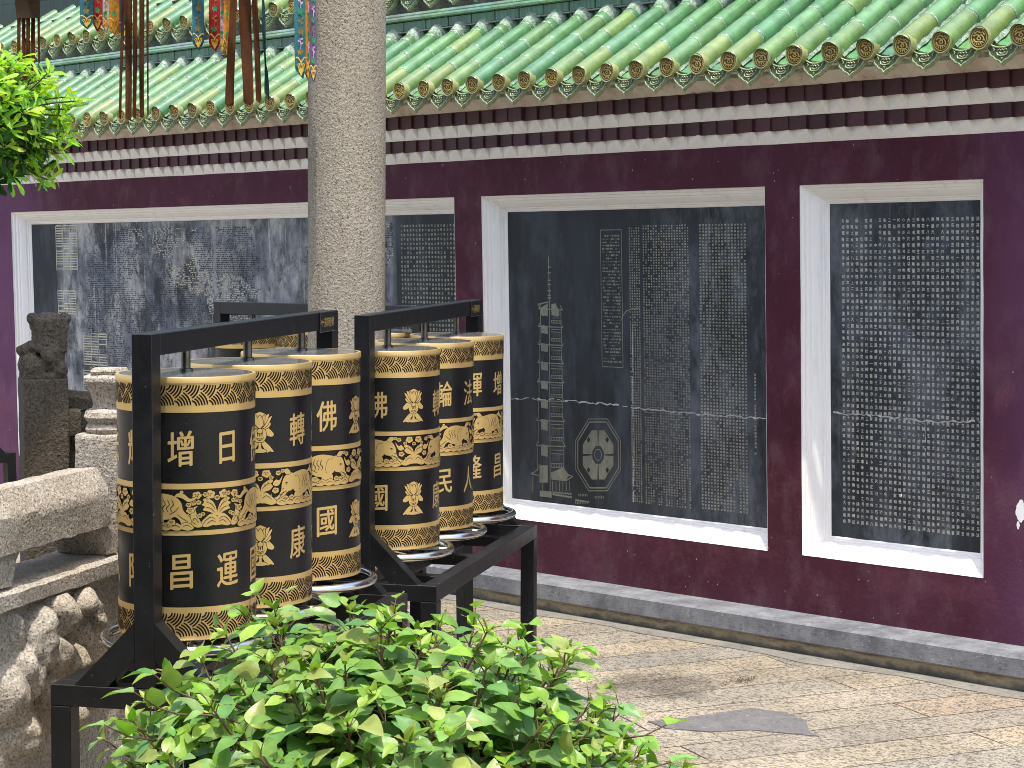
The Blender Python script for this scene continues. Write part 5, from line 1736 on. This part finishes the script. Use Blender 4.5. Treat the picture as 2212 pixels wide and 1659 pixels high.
b.build('rail_bracket', M['shade_stone'], lion, off=(0, 0, 0), smooth=True, angle=40)
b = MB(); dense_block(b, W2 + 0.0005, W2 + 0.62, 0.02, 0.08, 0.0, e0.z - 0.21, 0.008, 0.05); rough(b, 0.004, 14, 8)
b.build('panel', M['shade_stone'], lion, off=(0, 0, 0), smooth=True, angle=40)
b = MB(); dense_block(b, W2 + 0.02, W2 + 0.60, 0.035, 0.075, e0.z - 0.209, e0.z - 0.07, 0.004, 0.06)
b.build('panel_cloud', M['shade_stone'], lion, off=(0, 0, 0), smooth=True, angle=40)

# another finial post glimpsed behind the nearest stand, by the column foot
fp = at(664, 760, 8.35)
fpo = thing('balustrade_post', 'pale stone post head glimpsed behind the nearest wheel stand at the column foot', 'post', (fp.x, fp.y, 0), world_coords=False)
b = MB(); dense_block(b, -0.08, 0.08, -0.08, 0.08, 0.0, 1.255, 0.012); rough(b, 0.004, 18, 11)
b.build('post', M['stone'], fpo, off=(0, 0, 0), smooth=True, angle=40)
b = MB(); finial(b, 0, 0, 1.253, 1.0, 8, 0.5); rough(b, 0.003, 20, 12)
b.build('finial', M['stone'], fpo, off=(0, 0, 0), smooth=True, angle=38)

# ------------------------------------------------------------------ hanging banners
def cloth_strip(mb, pts_l, pts_r, depth_fn, ny=26, nx=5, thick=0.0016, wave=0.004, seed=0):
    """cloth between a left and a right edge polyline (picture coordinates), hung at a depth"""
    vs = []
    for j in range(ny + 1):
        t = j / ny
        def edge(pl):
            f = t * (len(pl) - 1); i = min(int(f), len(pl) - 2); a, e = Vector(pl[i]), Vector(pl[i + 1]); return a.lerp(e, f - i)
        L_, R2 = edge(pts_l), edge(pts_r)
        for i in range(nx + 1):
            s = i / nx; p = L_.lerp(R2, s)
            d = depth_fn + wave * (sin(s * 4.4 + seed + t * 3) + 0.8 * sin(t * 9 + seed * 2)) + 0.5 * wave * noise.noise((s * 3, t * 9, seed))
            vs.append(at(p.x, p.y, d))
    n1 = len(vs); fwd = -RZ  # not used for placement
    nrm = Vector((0.7277764, -0.6820570, 0.0)).normalized()
    back = [v - nrm * thick for v in vs]
    fs = []
    for j in range(ny):
        for i in range(nx):
            a = j * (nx + 1) + i
            fs.append((a, a + 1, a + nx + 2, a + nx + 1)); fs.append((n1 + a + nx + 1, n1 + a + nx + 2, n1 + a + 1, n1 + a))
    bd = [i for i in range(nx + 1)] + [j * (nx + 1) + nx for j in range(1, ny + 1)] + [ny * (nx + 1) + i for i in range(nx - 1, -1, -1)] + [j * (nx + 1) for j in range(ny - 1, 0, -1)]
    for k in range(len(bd)):
        a, e = bd[k], bd[(k + 1) % len(bd)]
        fs.append((a, e, n1 + e, n1 + a))
    mb.idx(vs + back, fs)
def flat(mb, pts, d, lift):
    mb.face([at(p[0], p[1], d - lift) for p in pts])
def pennant(nm_col, matk, xl, xr, sh, tip, d, label, group, seed, motif='green', lean_px=0.0, pink=False):
    top = -64
    xc = (xl + xr) / 2
    r = thing('embroidered_pennant', label, 'pennant', tuple(at(xc, top, d)), group)
    b = MB()
    w = (xr - xl) / 2
    Lp = [(xl - lean_px, top)] + [(xl - lean_px * (1 - k / 7), top + (sh - top) * k / 7) for k in range(1, 8)] + [(xl + w * 0.22, sh + (tip[1] - sh) * 0.33), (xl + (tip[0] - xl) * 0.62, sh + (tip[1] - sh) * 0.70), (tip[0] - 0.4, tip[1])]
    Rp = [(xr - lean_px, top)] + [(xr - lean_px * (1 - k / 7), top + (sh - top) * k / 7) for k in range(1, 8)] + [(xr - w * 0.22, sh + (tip[1] - sh) * 0.33), (xr - (xr - tip[0]) * 0.62, sh + (tip[1] - sh) * 0.70), (tip[0] + 0.4, tip[1])]
    cloth_strip(b, Lp, Rp, d, 30, 5, 0.0016, 0.004, seed)
    b.build('cloth', M[matk], r, smooth=True, angle=50)
    b = MB(); q = at(xc - lean_px, top, d); ye = 4.94 + 0.12 * max(0, min(6, round((q.y - 4.94) / 0.12))); b.tube([q, Vector((q.x, ye, 3.7)), Vector((q.x, ye, 4.33))], 0.003, 5); b.build('cord', M['brown2'], r)
    # gold heart scroll at the point
    g = MB(); s = w * 0.94; cx_ = (xc + tip[0]) / 2 * 0.5 + xc * 0.5; cy_ = sh - 2
    hgt = (tip[1] - sh)
    ht = crom([(0, 0.05), (0.22, -0.22), (0.50, -0.10), (0.52, 0.22), (0.25, 0.55), (0.0, 0.85), (-0.25, 0.55), (-0.52, 0.22), (-0.50, -0.10), (-0.22, -0.22)], 4)
    flat(g, [(cx_ + x * s, cy_ + (y + 0.12) * hgt * 0.82) for x, y in ht], d, 0.009)
    def cord(pts, wd):
        pts = crom(pts, 4, False)
        g.tube([at(cx_ + x * s, cy_ + y * hgt, d - 0.011) for x, y in pts], wd, 5)
    for sg in (-1, 1):
        cord([(sg * 0.98, -0.72), (sg * 0.70, -0.80), (sg * 0.36, -0.62), (sg * 0.08, -0.40), (0, -0.10)], 0.0028)
        cord([(sg * 0.50, 0.10), (sg * 0.62, -0.16), (sg * 0.36, -0.26), (sg * 0.30, -0.05)], 0.0022)
    g.build('gold_emblem', M['thread'], r)
    # leaf sprays further up
    y = sh - 0.95 * hgt - 16; k = 0
    while y > top + 20:
        m = MB()
        mk = 'thread_g' if (motif == 'green' or k % 3 == 2) else 'thread_b'
        ang0 = (0.15 if k % 2 else -0.15)
        for a, L_ in ((-0.7, 0.75), (-0.25, 1.05), (0.25, 1.0), (0.75, 0.7)):
            aa = a + ang0; L2 = L_ * 14
            tipp = (xc + sin(aa) * L2 * min(1.0, w / 13), y + cos(aa) * L2)
            px, py = cos(aa) * 2.4 * min(1.0, w / 11), -sin(aa) * 2.4
            mid = ((xc + tipp[0]) / 2, (y + tipp[1]) / 2)
            flat(m, [(xc, y), (mid[0] + px, mid[1] + py), tipp, (mid[0] - px, mid[1] - py)], d, 0.009)
        m.build('leaf_embroidery', M[mk], r)
        t = MB()
        stem = [at(xc + w * 0.10 * sin(q), y - q * 5, d - 0.010) for q in range(6)]
        t.tube(stem, 0.0014, 4)
        for q, sg in ((2, 1), (3, -1), (4, 1)):
            yy = y - q * 5
            flat(t, [(xc, yy), (xc + sg * w * 0.30, yy - 5), (xc + sg * w * 0.52, yy - 3.5), (xc + sg * w * 0.3, yy - 0.5)], d, 0.009)
        t.build('vine_embroidery', M['thread_p'] if (pink and k % 2 == 0) else M['thread_b'], r)
        y -= 44; k += 1
GA, GB, GC = 'pennants of the left cluster', 'pennants of the middle cluster', 'pennants beside the granite column'
D1 = 9.25
pennant('teal', 'teal', 172.2, 201.4, 48, (189, 63), D1 + .35, 'teal embroidered pennant, leftmost of all the pennants', GA, 1, 'bronze')
pennant('red', 'red', 200.5, 221, 50, (210, 68.5), D1 + .39, 'red embroidered pennant between the leftmost teal one and a white one', GA, 2)
pennant('white', 'wht', 219.6, 237, 55, (230, 71), D1 + .43, 'narrow white embroidered pennant between the red and the broad orange one', GA, 3)
pennant('orange', 'orange', 235, 259, 58, (249, 77.5), D1 + .38, 'broad orange embroidered pennant in the left cluster', GA, 4)
pennant('lilac', 'purp', 258, 281, 65.5, (266, 84), D1 + .34, 'lilac embroidered pennant touching the left brown streamers', GA, 5)
pennant('teal', 'teal', 415, 441, 90, (430, 108.6), D1 + .18, 'teal embroidered pennant hanging apart, left of the middle red one', GB, 6, 'bronze')
pennant('red', 'red', 451, 475, 92, (466, 112), D1 + .16, 'red embroidered pennant in the middle cluster', GB, 7)
pennant('white', 'wht', 472, 487, 99, (481, 117.5), D1 + .22, 'white embroidered pennant tucked between middle red and orange ones', GB, 8, pink=True)
pennant('orange', 'orange', 484, 497.4, 104, (486, 124), D1 + .19, 'narrow orange embroidered pennant against the right brown streamers', GB, 9)
pennant('lilac', 'purp', 489, 498.5, 110, (494, 122), D1 + .25, 'sliver of a lilac pennant behind the narrow orange one', GB, 13)
pennant('teal', 'teal', 637, 661, 146, (655, 171), 8.72, 'long teal embroidered pennant left of the granite column', GC, 10, 'bronze', 2.5, True)
pennant('red', 'red', 655, 668, 148, (663, 168.5), 8.78, 'sliver of a red pennant between the long teal and orange ones', GC, 11, 'green', 2.0)
pennant('orange', 'orange', 661, 671.5, 152, (664.5, 174.5), 8.74, 'narrow orange pennant overlapping the left edge of the granite column', GC, 12, 'green', 2.0, True)
pennant('lilac', 'purp', 669.5, 684, 159, (678, 178), 8.70, 'long lilac embroidered pennant in front of the granite column', GC, 14, 'green', 1.5, True)
def streamers(label, d, strips, mats, valance=None):
    x0 = strips[0][0][0]
    r = thing('streamer_bundle', label, 'streamers', tuple(at(x0, -64, d)), 'brown cloth streamers under the eave')
    for k, (lt, lb_, bot, rt, rb) in enumerate([(s[0][0], s[1][0], s[2], s[0][1], s[1][1]) for s in strips]):
        b = MB(); top = -64; N = 12
        Lp = []; Rp = []
        for q in range(N + 1):
            t = q / N; y = top + (bot - 5 - top) * t
            wv = 0.7 * sin(t * 7 + k * 2) * t
            tt = max(0.0, (y - 0) / max(1, bot))
            Lp.append((lt + (lb_ - lt) * tt + wv, y)); Rp.append((rt + (rb - rt) * tt + wv * 0.8, y))
        c = (lb_ + rb) / 2 + 1.0
        Lp.append((lb_ + (c - lb_) * 0.65, bot - 1.2)); Rp.append((rb - (rb - c) * 0.65, bot - 1.0))
        Lp.append((c - 0.3, bot)); Rp.append((c + 0.3, bot))
        cloth_strip(b, Lp, Rp, d + 0.015 * (k % 2), 40, 4, 0.0015, 0.006, k * 1.7)
        b.build('strip', M[mats[k % len(mats)]], r, smooth=True, angle=50)
    b = MB(); q = at((strips[0][0][0] + strips[-1][0][1]) / 2, -64, d)
    b.tube([at(strips[0][0][0], -64, d), at(strips[-1][0][1], -64, d)], 0.008, 6); ye = 4.94 + 0.12 * max(0, min(6, round((q.y - 4.94) / 0.12))); b.tube([q, Vector((q.x, ye, 3.7)), Vector((q.x, ye, 4.33))], 0.003, 5); b.build('cord', M['brown2'], r)
    if valance:
        (xa, xb, xa2, xb2, yb) = valance
        b = MB()
        cloth_strip(b, [(xa, -64), (xa, -20), (xa2, yb)], [(xb, -64), (xb, -20), (xb2, yb)], d - 0.02, 14, 6, 0.004, 0.004, 3)
        b.build('valance', M['brown2'], r, smooth=True, angle=50)
    return r
streamers('brown streamers under a dark cloth valance, leftmost bundle above the green foliage', 9.75,
          [((36.9, 45), (37.5, 44), 182), ((46.6, 55), (48, 55.5), 186), ((55.8, 65), (56.5, 64), 184), ((66.8, 75.6), (67.5, 76), 180), ((80.5, 86.5), (83, 86), 205)],
          ['brown'], (29.5, 86.4, 36, 86, 39))
streamers('five narrow brown streamers hanging right of the left pennant cluster', 9.45,
          [((263, 270), (256, 261.5), 258), ((271, 285.5), (270, 284), 260), ((287, 297), (286.5, 294.5), 257), ((300.6, 311.8), (301.5, 311), 255), ((316, 321.5), (317.5, 320.5), 253)], ['brown'])
b3 = streamers('three broad brown streamers and a twisted one, left of the granite column', 9.15,
          [((497, 512), (485, 504.5), 230), ((515, 541.5), (526, 548), 227), ((544, 556), (553.8, 566), 223)], ['brown'])
b = MB()
Lp = [(563 + 9.5 * t + (1.6 * sin(t * 11)), -64 + (219 + 64) * t) for t in [q / 14 for q in range(15)]]
Rp = [(568.5 + 10.5 * t - (1.2 * sin(t * 11 + 0.6)) + (2.5 if t > .75 else 0), -64 + (219 + 64) * t) for t in [q / 14 for q in range(15)]]
Lp[-1] = (580.5, 219); Rp[-1] = (581.2, 219)
cloth_strip(b, Lp, Rp, 9.16, 44, 4, 0.0015, 0.006, 9)
b.build('twisted_strip', M['teal_dark'] if 'teal_dark' in M else M['brown2'], b3, smooth=True, angle=50)

# ------------------------------------------------------------------ plants
def leaf_shape(nl=6, kind='ovate'):
    """rows of (t along the blade, half width)"""
    rows = []
    for i in range(nl + 1):
        t = i / nl
        if kind == 'ovate':
            w = 0.33 * (max(0.0, sin(pi * min(1, t ** 0.72))) ** 0.85) * (1.0 - 0.25 * t) + 0.012
            if t > 0.86: w *= (1 - t) / 0.14 * 0.8 + 0.05
        else:
            w = 0.155 * (0.18 + 0.82 * smooth01(t * 1.5)) * (1.0 if t < 0.82 else sqrt(max(0.0, 1 - ((t - 0.82) / 0.18) ** 2)) + 0.02)
        rows.append((t, w))
    return rows
OV = leaf_shape(7, 'ovate'); OB = leaf_shape(6, 'oblong')
def add_leaf(mb, base, d, up, L, rows, col, fold=0.25, droop=0.35, wid=1.0, rnd=random, wav=0.06):
    d = d.normalized(); s = d.cross(up)
    if s.length < 1e-4: s = d.orthogonal()
    s.normalize(); n = s.cross(d).normalized()
    vs = []; ph = rnd.uniform(0, 6)
    for t, w in rows:
        c = base + d * (L * t) - n * (droop * L * t * t)
        ww = w * L * wid
        e1 = fold * ww + wav * L * sin(t * 9 + ph) * (w * 2.2); e2 = fold * ww + wav * L * sin(t * 8 + ph + 2) * (w * 2.2)
        vs.append(c + s * ww + n * e1)
        vs.append(c + s * ww * 0.5 + n * (e1 * 0.36)); vs.append(c)
        vs.append(c - s * ww * 0.5 + n * (e2 * 0.36)); vs.append(c - s * ww + n * e2)
    fs = []
    for i in range(len(rows) - 1):
        for k in range(4):
            a = i * 5 + k; fs.append((a, a + 1, a + 6, a + 5))
    mb.col = col
    mb.idx(vs, fs)
rnd = random.Random(42)
SC = Vector((-3.685, 3.015, 0.45))
fw = Vector((-0.7297, 0.6838, 0)).normalized(); rt_ = Vector((0.6838, 0.7297, 0)).normalized()
shrub = thing('leafy_shrub', 'bright green shrub with oval leaves in front of the nearest wheel stand', 'shrub', (SC.x, SC.y, 0))
lv = MB(); tw = MB()
RXs, RYs, RZs = 0.705, 0.58, 0.630
mature = [(0.185, 0.340, 0.066), (0.150, 0.300, 0.062), (0.215, 0.365, 0.070), (0.125, 0.270, 0.072), (0.190, 0.340, 0.092)]
young = [(0.22, 0.38, 0.035), (0.17, 0.33, 0.04), (0.28, 0.42, 0.06), (0.30, 0.36, 0.09)]
base_pts = [SC + rt_ * rnd.uniform(-.10, .10) + fw * rnd.uniform(-.08, .08) + Vector((0, 0, -0.45)) for _ in range(9)]
NT = 520
for i in range(NT):
    # end points spread evenly over the dome
    zf = 1 - (i + 0.5) / NT * 1.42
    ph = i * 2.399963 + rnd.uniform(-.25, .25)
    rr = sqrt(max(0, 1 - zf * zf))
    k = rnd.uniform(0.84, 1.06) if rnd.random() < .8 else rnd.uniform(0.6, 0.85)
    lump = 1 + 0.13 * noise.noise((cos(ph) * rr * 2.3, sin(ph) * rr * 2.3, zf * 2.3 + 5))
    end = SC + rt_ * (RXs * rr * cos(ph) * k * lump) + fw * (RYs * rr * sin(ph) * k * lump) + Vector((0, 0, RZs * zf * k * lump))
    if end.z < 0.12: continue
    st = base_pts[i % 9]
    mid = st.lerp(end, 0.5) + Vector((rnd.uniform(-.08, .08), rnd.uniform(-.08, .08), 0.14 + rnd.uniform(-.05, .08)))
    pts = []
    for q in range(9):
        t = q / 8
        pts.append(st * (1 - t) ** 2 + mid * 2 * t * (1 - t) + end * t * t + Vector((noise.noise((t * 5, i, 0)), noise.noise((t * 5, i, 3)), noise.noise((t * 5, i, 7)))) * 0.018)
    tw.tube(pts, [0.0075 * (1 - t / 8) + 0.0021 for t in range(9)], 5, False)
    # side sprigs and leaves along the outer half
    out = (end - SC).normalized()
    tdir = (pts[-1] - pts[-2]).normalized()
    nl = rnd.randrange(12, 19)
    for j in range(nl):
        t = 0.64 + 0.38 * (j + rnd.random()) / nl
        f = min(t, 0.999) * 8; a = int(f); p = pts[a].lerp(pts[a + 1], f - a) if t < 1 else pts[-1]
        ang = j * 2.4 + rnd.uniform(-.4, .4)
        side = tdir.orthogonal().normalized(); side.rotate(Quaternion(tdir, ang))
        sl_ = rnd.uniform(0.015, 0.06)
        sp = p + (side * 0.8 + tdir * 0.5 + Vector((0, 0, .35))).normalized() * sl_
        tw.tube([p, p.lerp(sp, .5) + Vector((0, 0, .004)), sp], [0.0018, 0.0014, 0.001], 4, False)
        tipness = smooth01((t - 0.86) / 0.16)
        L = rnd.uniform(0.062, 0.106) * (1 - 0.42 * tipness)
        d = (side * 1.0 + tdir * 0.25 + out * 0.35 + Vector((0, 0, rnd.uniform(-.45, .15)))); d.z *= 0.6; d.normalize()
        up = (Vector((0.1, -0.25, 1)) + out * 0.30 + Vector((rnd.uniform(-.34, .34), rnd.uniform(-.34, .34), 0)))
        if rnd.random() < 0.10: up = Vector((rnd.uniform(-1, 1), rnd.uniform(-1, 1), rnd.uniform(-.2, 1)))
        col_ = rnd.choice(mature) if rnd.random() > 0.10 + 0.55 * tipness else rnd.choice(young)
        v = rnd.uniform(.72, 1.18)
        if rnd.random() < 0.004: col_ = rnd.choice([(0.34, 0.27, 0.05), (0.26, 0.15, 0.05)])
        add_leaf(lv, sp, d, up.normalized(), L, OV, tuple(c * v for c in col_), rnd.uniform(.12, .42), rnd.uniform(.05, .4), rnd.uniform(.88, 1.22), rnd)
    # growing tip
    for j in range(rnd.randrange(3, 6)):
        side = tdir.orthogonal().normalized(); side.rotate(Quaternion(tdir, j * 2.1 + i))
        add_leaf(lv, end, (tdir + side * rnd.uniform(.4, 1.0)).normalized(), (Vector((0, 0, 1)) + out).normalized(), rnd.uniform(.022, .05), OV, tuple(c * rnd.uniform(.85, 1.2) for c in rnd.choice(young)), .4, .1, .8, rnd)
# a few longer shoots sticking out
for (px, py, dpt, L_) in ((290, 1490, 4.5, .16), (1450, 1640, 4.6, .2), (1440, 1560, 4.75, .12), (225, 1560, 4.5, .15), (700, 1318, 4.9, .08), (330, 1450, 4.6, .12)):
    e = at(px, py, dpt); s = e + (SC + Vector((0, 0, .25)) - e).normalized() * (L_ + .18)
    pts = [s.lerp(e, q / 6) + Vector((0, 0, 0.02 * sin(q))) for q in range(7)]
    tw.tube(pts, [0.004 - 0.0004 * q for q in range(7)], 5, False)
    tdir = (e - s).normalized()
    for j in range(7):
        p = pts[1 + j % 6]; side = tdir.orthogonal().normalized(); side.rotate(Quaternion(tdir, j * 2.4))
        add_leaf(lv, p, (side + tdir * .8).normalized(), Vector((0, 0, 1)), rnd.uniform(.05, .085), OV, tuple(c * rnd.uniform(.9, 1.2) for c in rnd.choice(mature + young[:2])), .3, .3, .9, rnd)
lv.build('foliage', M['leaf'], shrub, smooth=True, normals=False)
tw.build('stem', M['twig'], shrub, smooth=True, normals=False)

# tree at the left edge
rnd = random.Random(77)
TD = 4.3
tc = at(-55, 262, TD)
tree = thing('round_crown_tree', 'small tree at the upper left with whorls of narrow yellow green leaves', 'tree', (tc.x - 0.05, tc.y, 0))
lf = MB(); bk = MB()
tb = tc - rt_ * 0.22; tb.z = 0
trunk = [tb.lerp(tc + Vector((0, 0, -.02)), q / 8) + Vector((0.02 * sin(q * 1.3), 0.02 * cos(q), 0)) for q in range(9)]
bk.tube(trunk, [0.045 - 0.0035 * q for q in range(9)], 10)
tg = [(0.26, 0.50, 0.022), (0.34, 0.56, 0.025), (0.20, 0.42, 0.018), (0.40, 0.58, 0.04)]
tshade = [(0.035, 0.12, 0.016), (0.05, 0.16, 0.018), (0.025, 0.09, 0.018)]  # shade under and inside the crown put into the leaf colour
NTT = 240
for i in range(NTT):
    zf = 1 - 2 * (i + .5) / NTT
    ph = i * 2.399963
    rr = sqrt(1 - zf * zf)
    k = rnd.uniform(.55, 1.05)
    lump = 1 + 0.22 * noise.noise((cos(ph) * rr * 2, sin(ph) * rr * 2, zf * 2))
    off = rt_ * (0.196 * rr * cos(ph) * k * lump) + fw * (0.194 * rr * sin(ph) * k * lump) + Vector((0, 0, 0.135 * zf * k * lump))
    e = tc + off
    s = trunk[-1].lerp(e, 0.25)
    pts = [s.lerp(e, q / 4) + Vector((0, 0, 0.012 * sin(q * .8))) for q in range(5)]
    bk.tube(pts, [0.0034 - 0.0005 * q for q in range(5)], 5, False)
    ax = (off.normalized() * 0.8 + Vector((0, 0, 0.7))).normalized()
    n = rnd.randrange(8, 12)
    topness = k > .75 and zf > -0.25
    for j in range(n):
        side = ax.orthogonal().normalized(); side.rotate(Quaternion(ax, j * 2.4 + i))
        el = rnd.uniform(.15, 1.1)
        d = (side + ax * el).normalized()
        pal = tg if (topness and rnd.random() < .8) else (tshade if rnd.random() < .7 else tg)
        add_leaf(lf, e + ax * rnd.uniform(-.02, .006), d, ax, rnd.uniform(.029, .046), OB, tuple(c * rnd.uniform(.85, 1.15) for c in rnd.choice(pal)), .18, rnd.uniform(0, .22), 0.85, rnd, 0.02)
# the shoots that reach furthest right
for (px, py) in ((120, 150), (112, 205), (150, 228), (138, 262), (150, 320), (128, 365), (118, 385), (95, 150), (60, 120), (150, 290), (40, 128)):
    e = at(px - 14, py + 4, TD + rnd.uniform(-.1, .1))
    s = tc.lerp(e, .35)
    pts = [s.lerp(e, q / 5) + Vector((0, 0, -0.012 * sin(q * .63))) for q in range(6)]
    bk.tube(pts, [0.0032 - 0.0004 * q for q in range(6)], 5, False)
    ax = ((e - s).normalized() + Vector((0, 0, .5))).normalized()
    for j in range(11):
        side = ax.orthogonal().normalized(); side.rotate(Quaternion(ax, j * 2.4))
        add_leaf(lf, e - ax * 0.003 * j, (side + ax * rnd.uniform(.1, .9)).normalized(), ax, rnd.uniform(.029, .046), OB, tuple(c * rnd.uniform(.9, 1.15) for c in rnd.choice(tg)), .18, rnd.uniform(0, .2), .85, rnd, 0.02)
lf.build('crown', M['tleaf'], tree, smooth=True, normals=False)
bk.build('trunk', M['bark'], tree, smooth=True, normals=False)

# added unseen hall behind the camera, its deep eave darkening ground and reflections
hall = thing('added_hall', 'added unseen timber hall with a deep eave that darkens reflections', 'building', (1.0, -6.0, 0))
b = MB(); b.box(-9, 12, -14.0, -7.0, 0.0, 4.6); b.build('wall', M['hallwood'], hall)
b = MB()
b.idx([(-10, -0.6, 4.3), (13, -0.6, 4.3), (13, -10.5, 7.6), (-10, -10.5, 7.6), (-10, -0.6, 4.5), (13, -0.6, 4.5), (13, -10.5, 7.8), (-10, -10.5, 7.8)], [(0, 1, 2, 3), (7, 6, 5, 4), (0, 4, 5, 1), (1, 5, 6, 2), (2, 6, 7, 3), (3, 7, 4, 0)])
b.build('roof', M['timber'], hall)
for x in (-8.5, -4.6, 3.4, 7.4, 11.2):
    b = MB(); b.lathe([(0.0, 0.001), (0.26, 0.001), (0.26, 0.15), (0.17, 0.2), (0.165, 4.45), (0.0, 4.45)], 24, Matrix.Translation((x, -1.6, 0))); b.build('column', M['hallwood'], hall, smooth=True, angle=40)

# moss tuft in a joint of the paving
rnd = random.Random(9)
mt = on_z(1600, 1471, 0)
ms_ = MB()
for i in range(160):
    p = Vector((mt.x + rnd.gauss(0, .035) * 0.8, mt.y + rnd.gauss(0, .055), 0.001))
    a = rnd.uniform(0, 6.28)
    add_leaf(ms_, p, Vector((cos(a), sin(a), rnd.uniform(.1, .8))), Vector((0, 0, 1)), rnd.uniform(.006, .016), OB, rnd.choice([(0.07, 0.07, 0.02), (0.10, 0.09, 0.03), (0.05, 0.05, 0.02)]), .1, .1, 1.0, rnd)
tag(ms_.build('moss', M['leaf'], None, off=(0, 0, 0), normals=False), 'small dry moss tuft in a paving joint', 'moss', kind='stuff')
bpy.data.objects.remove(_go)
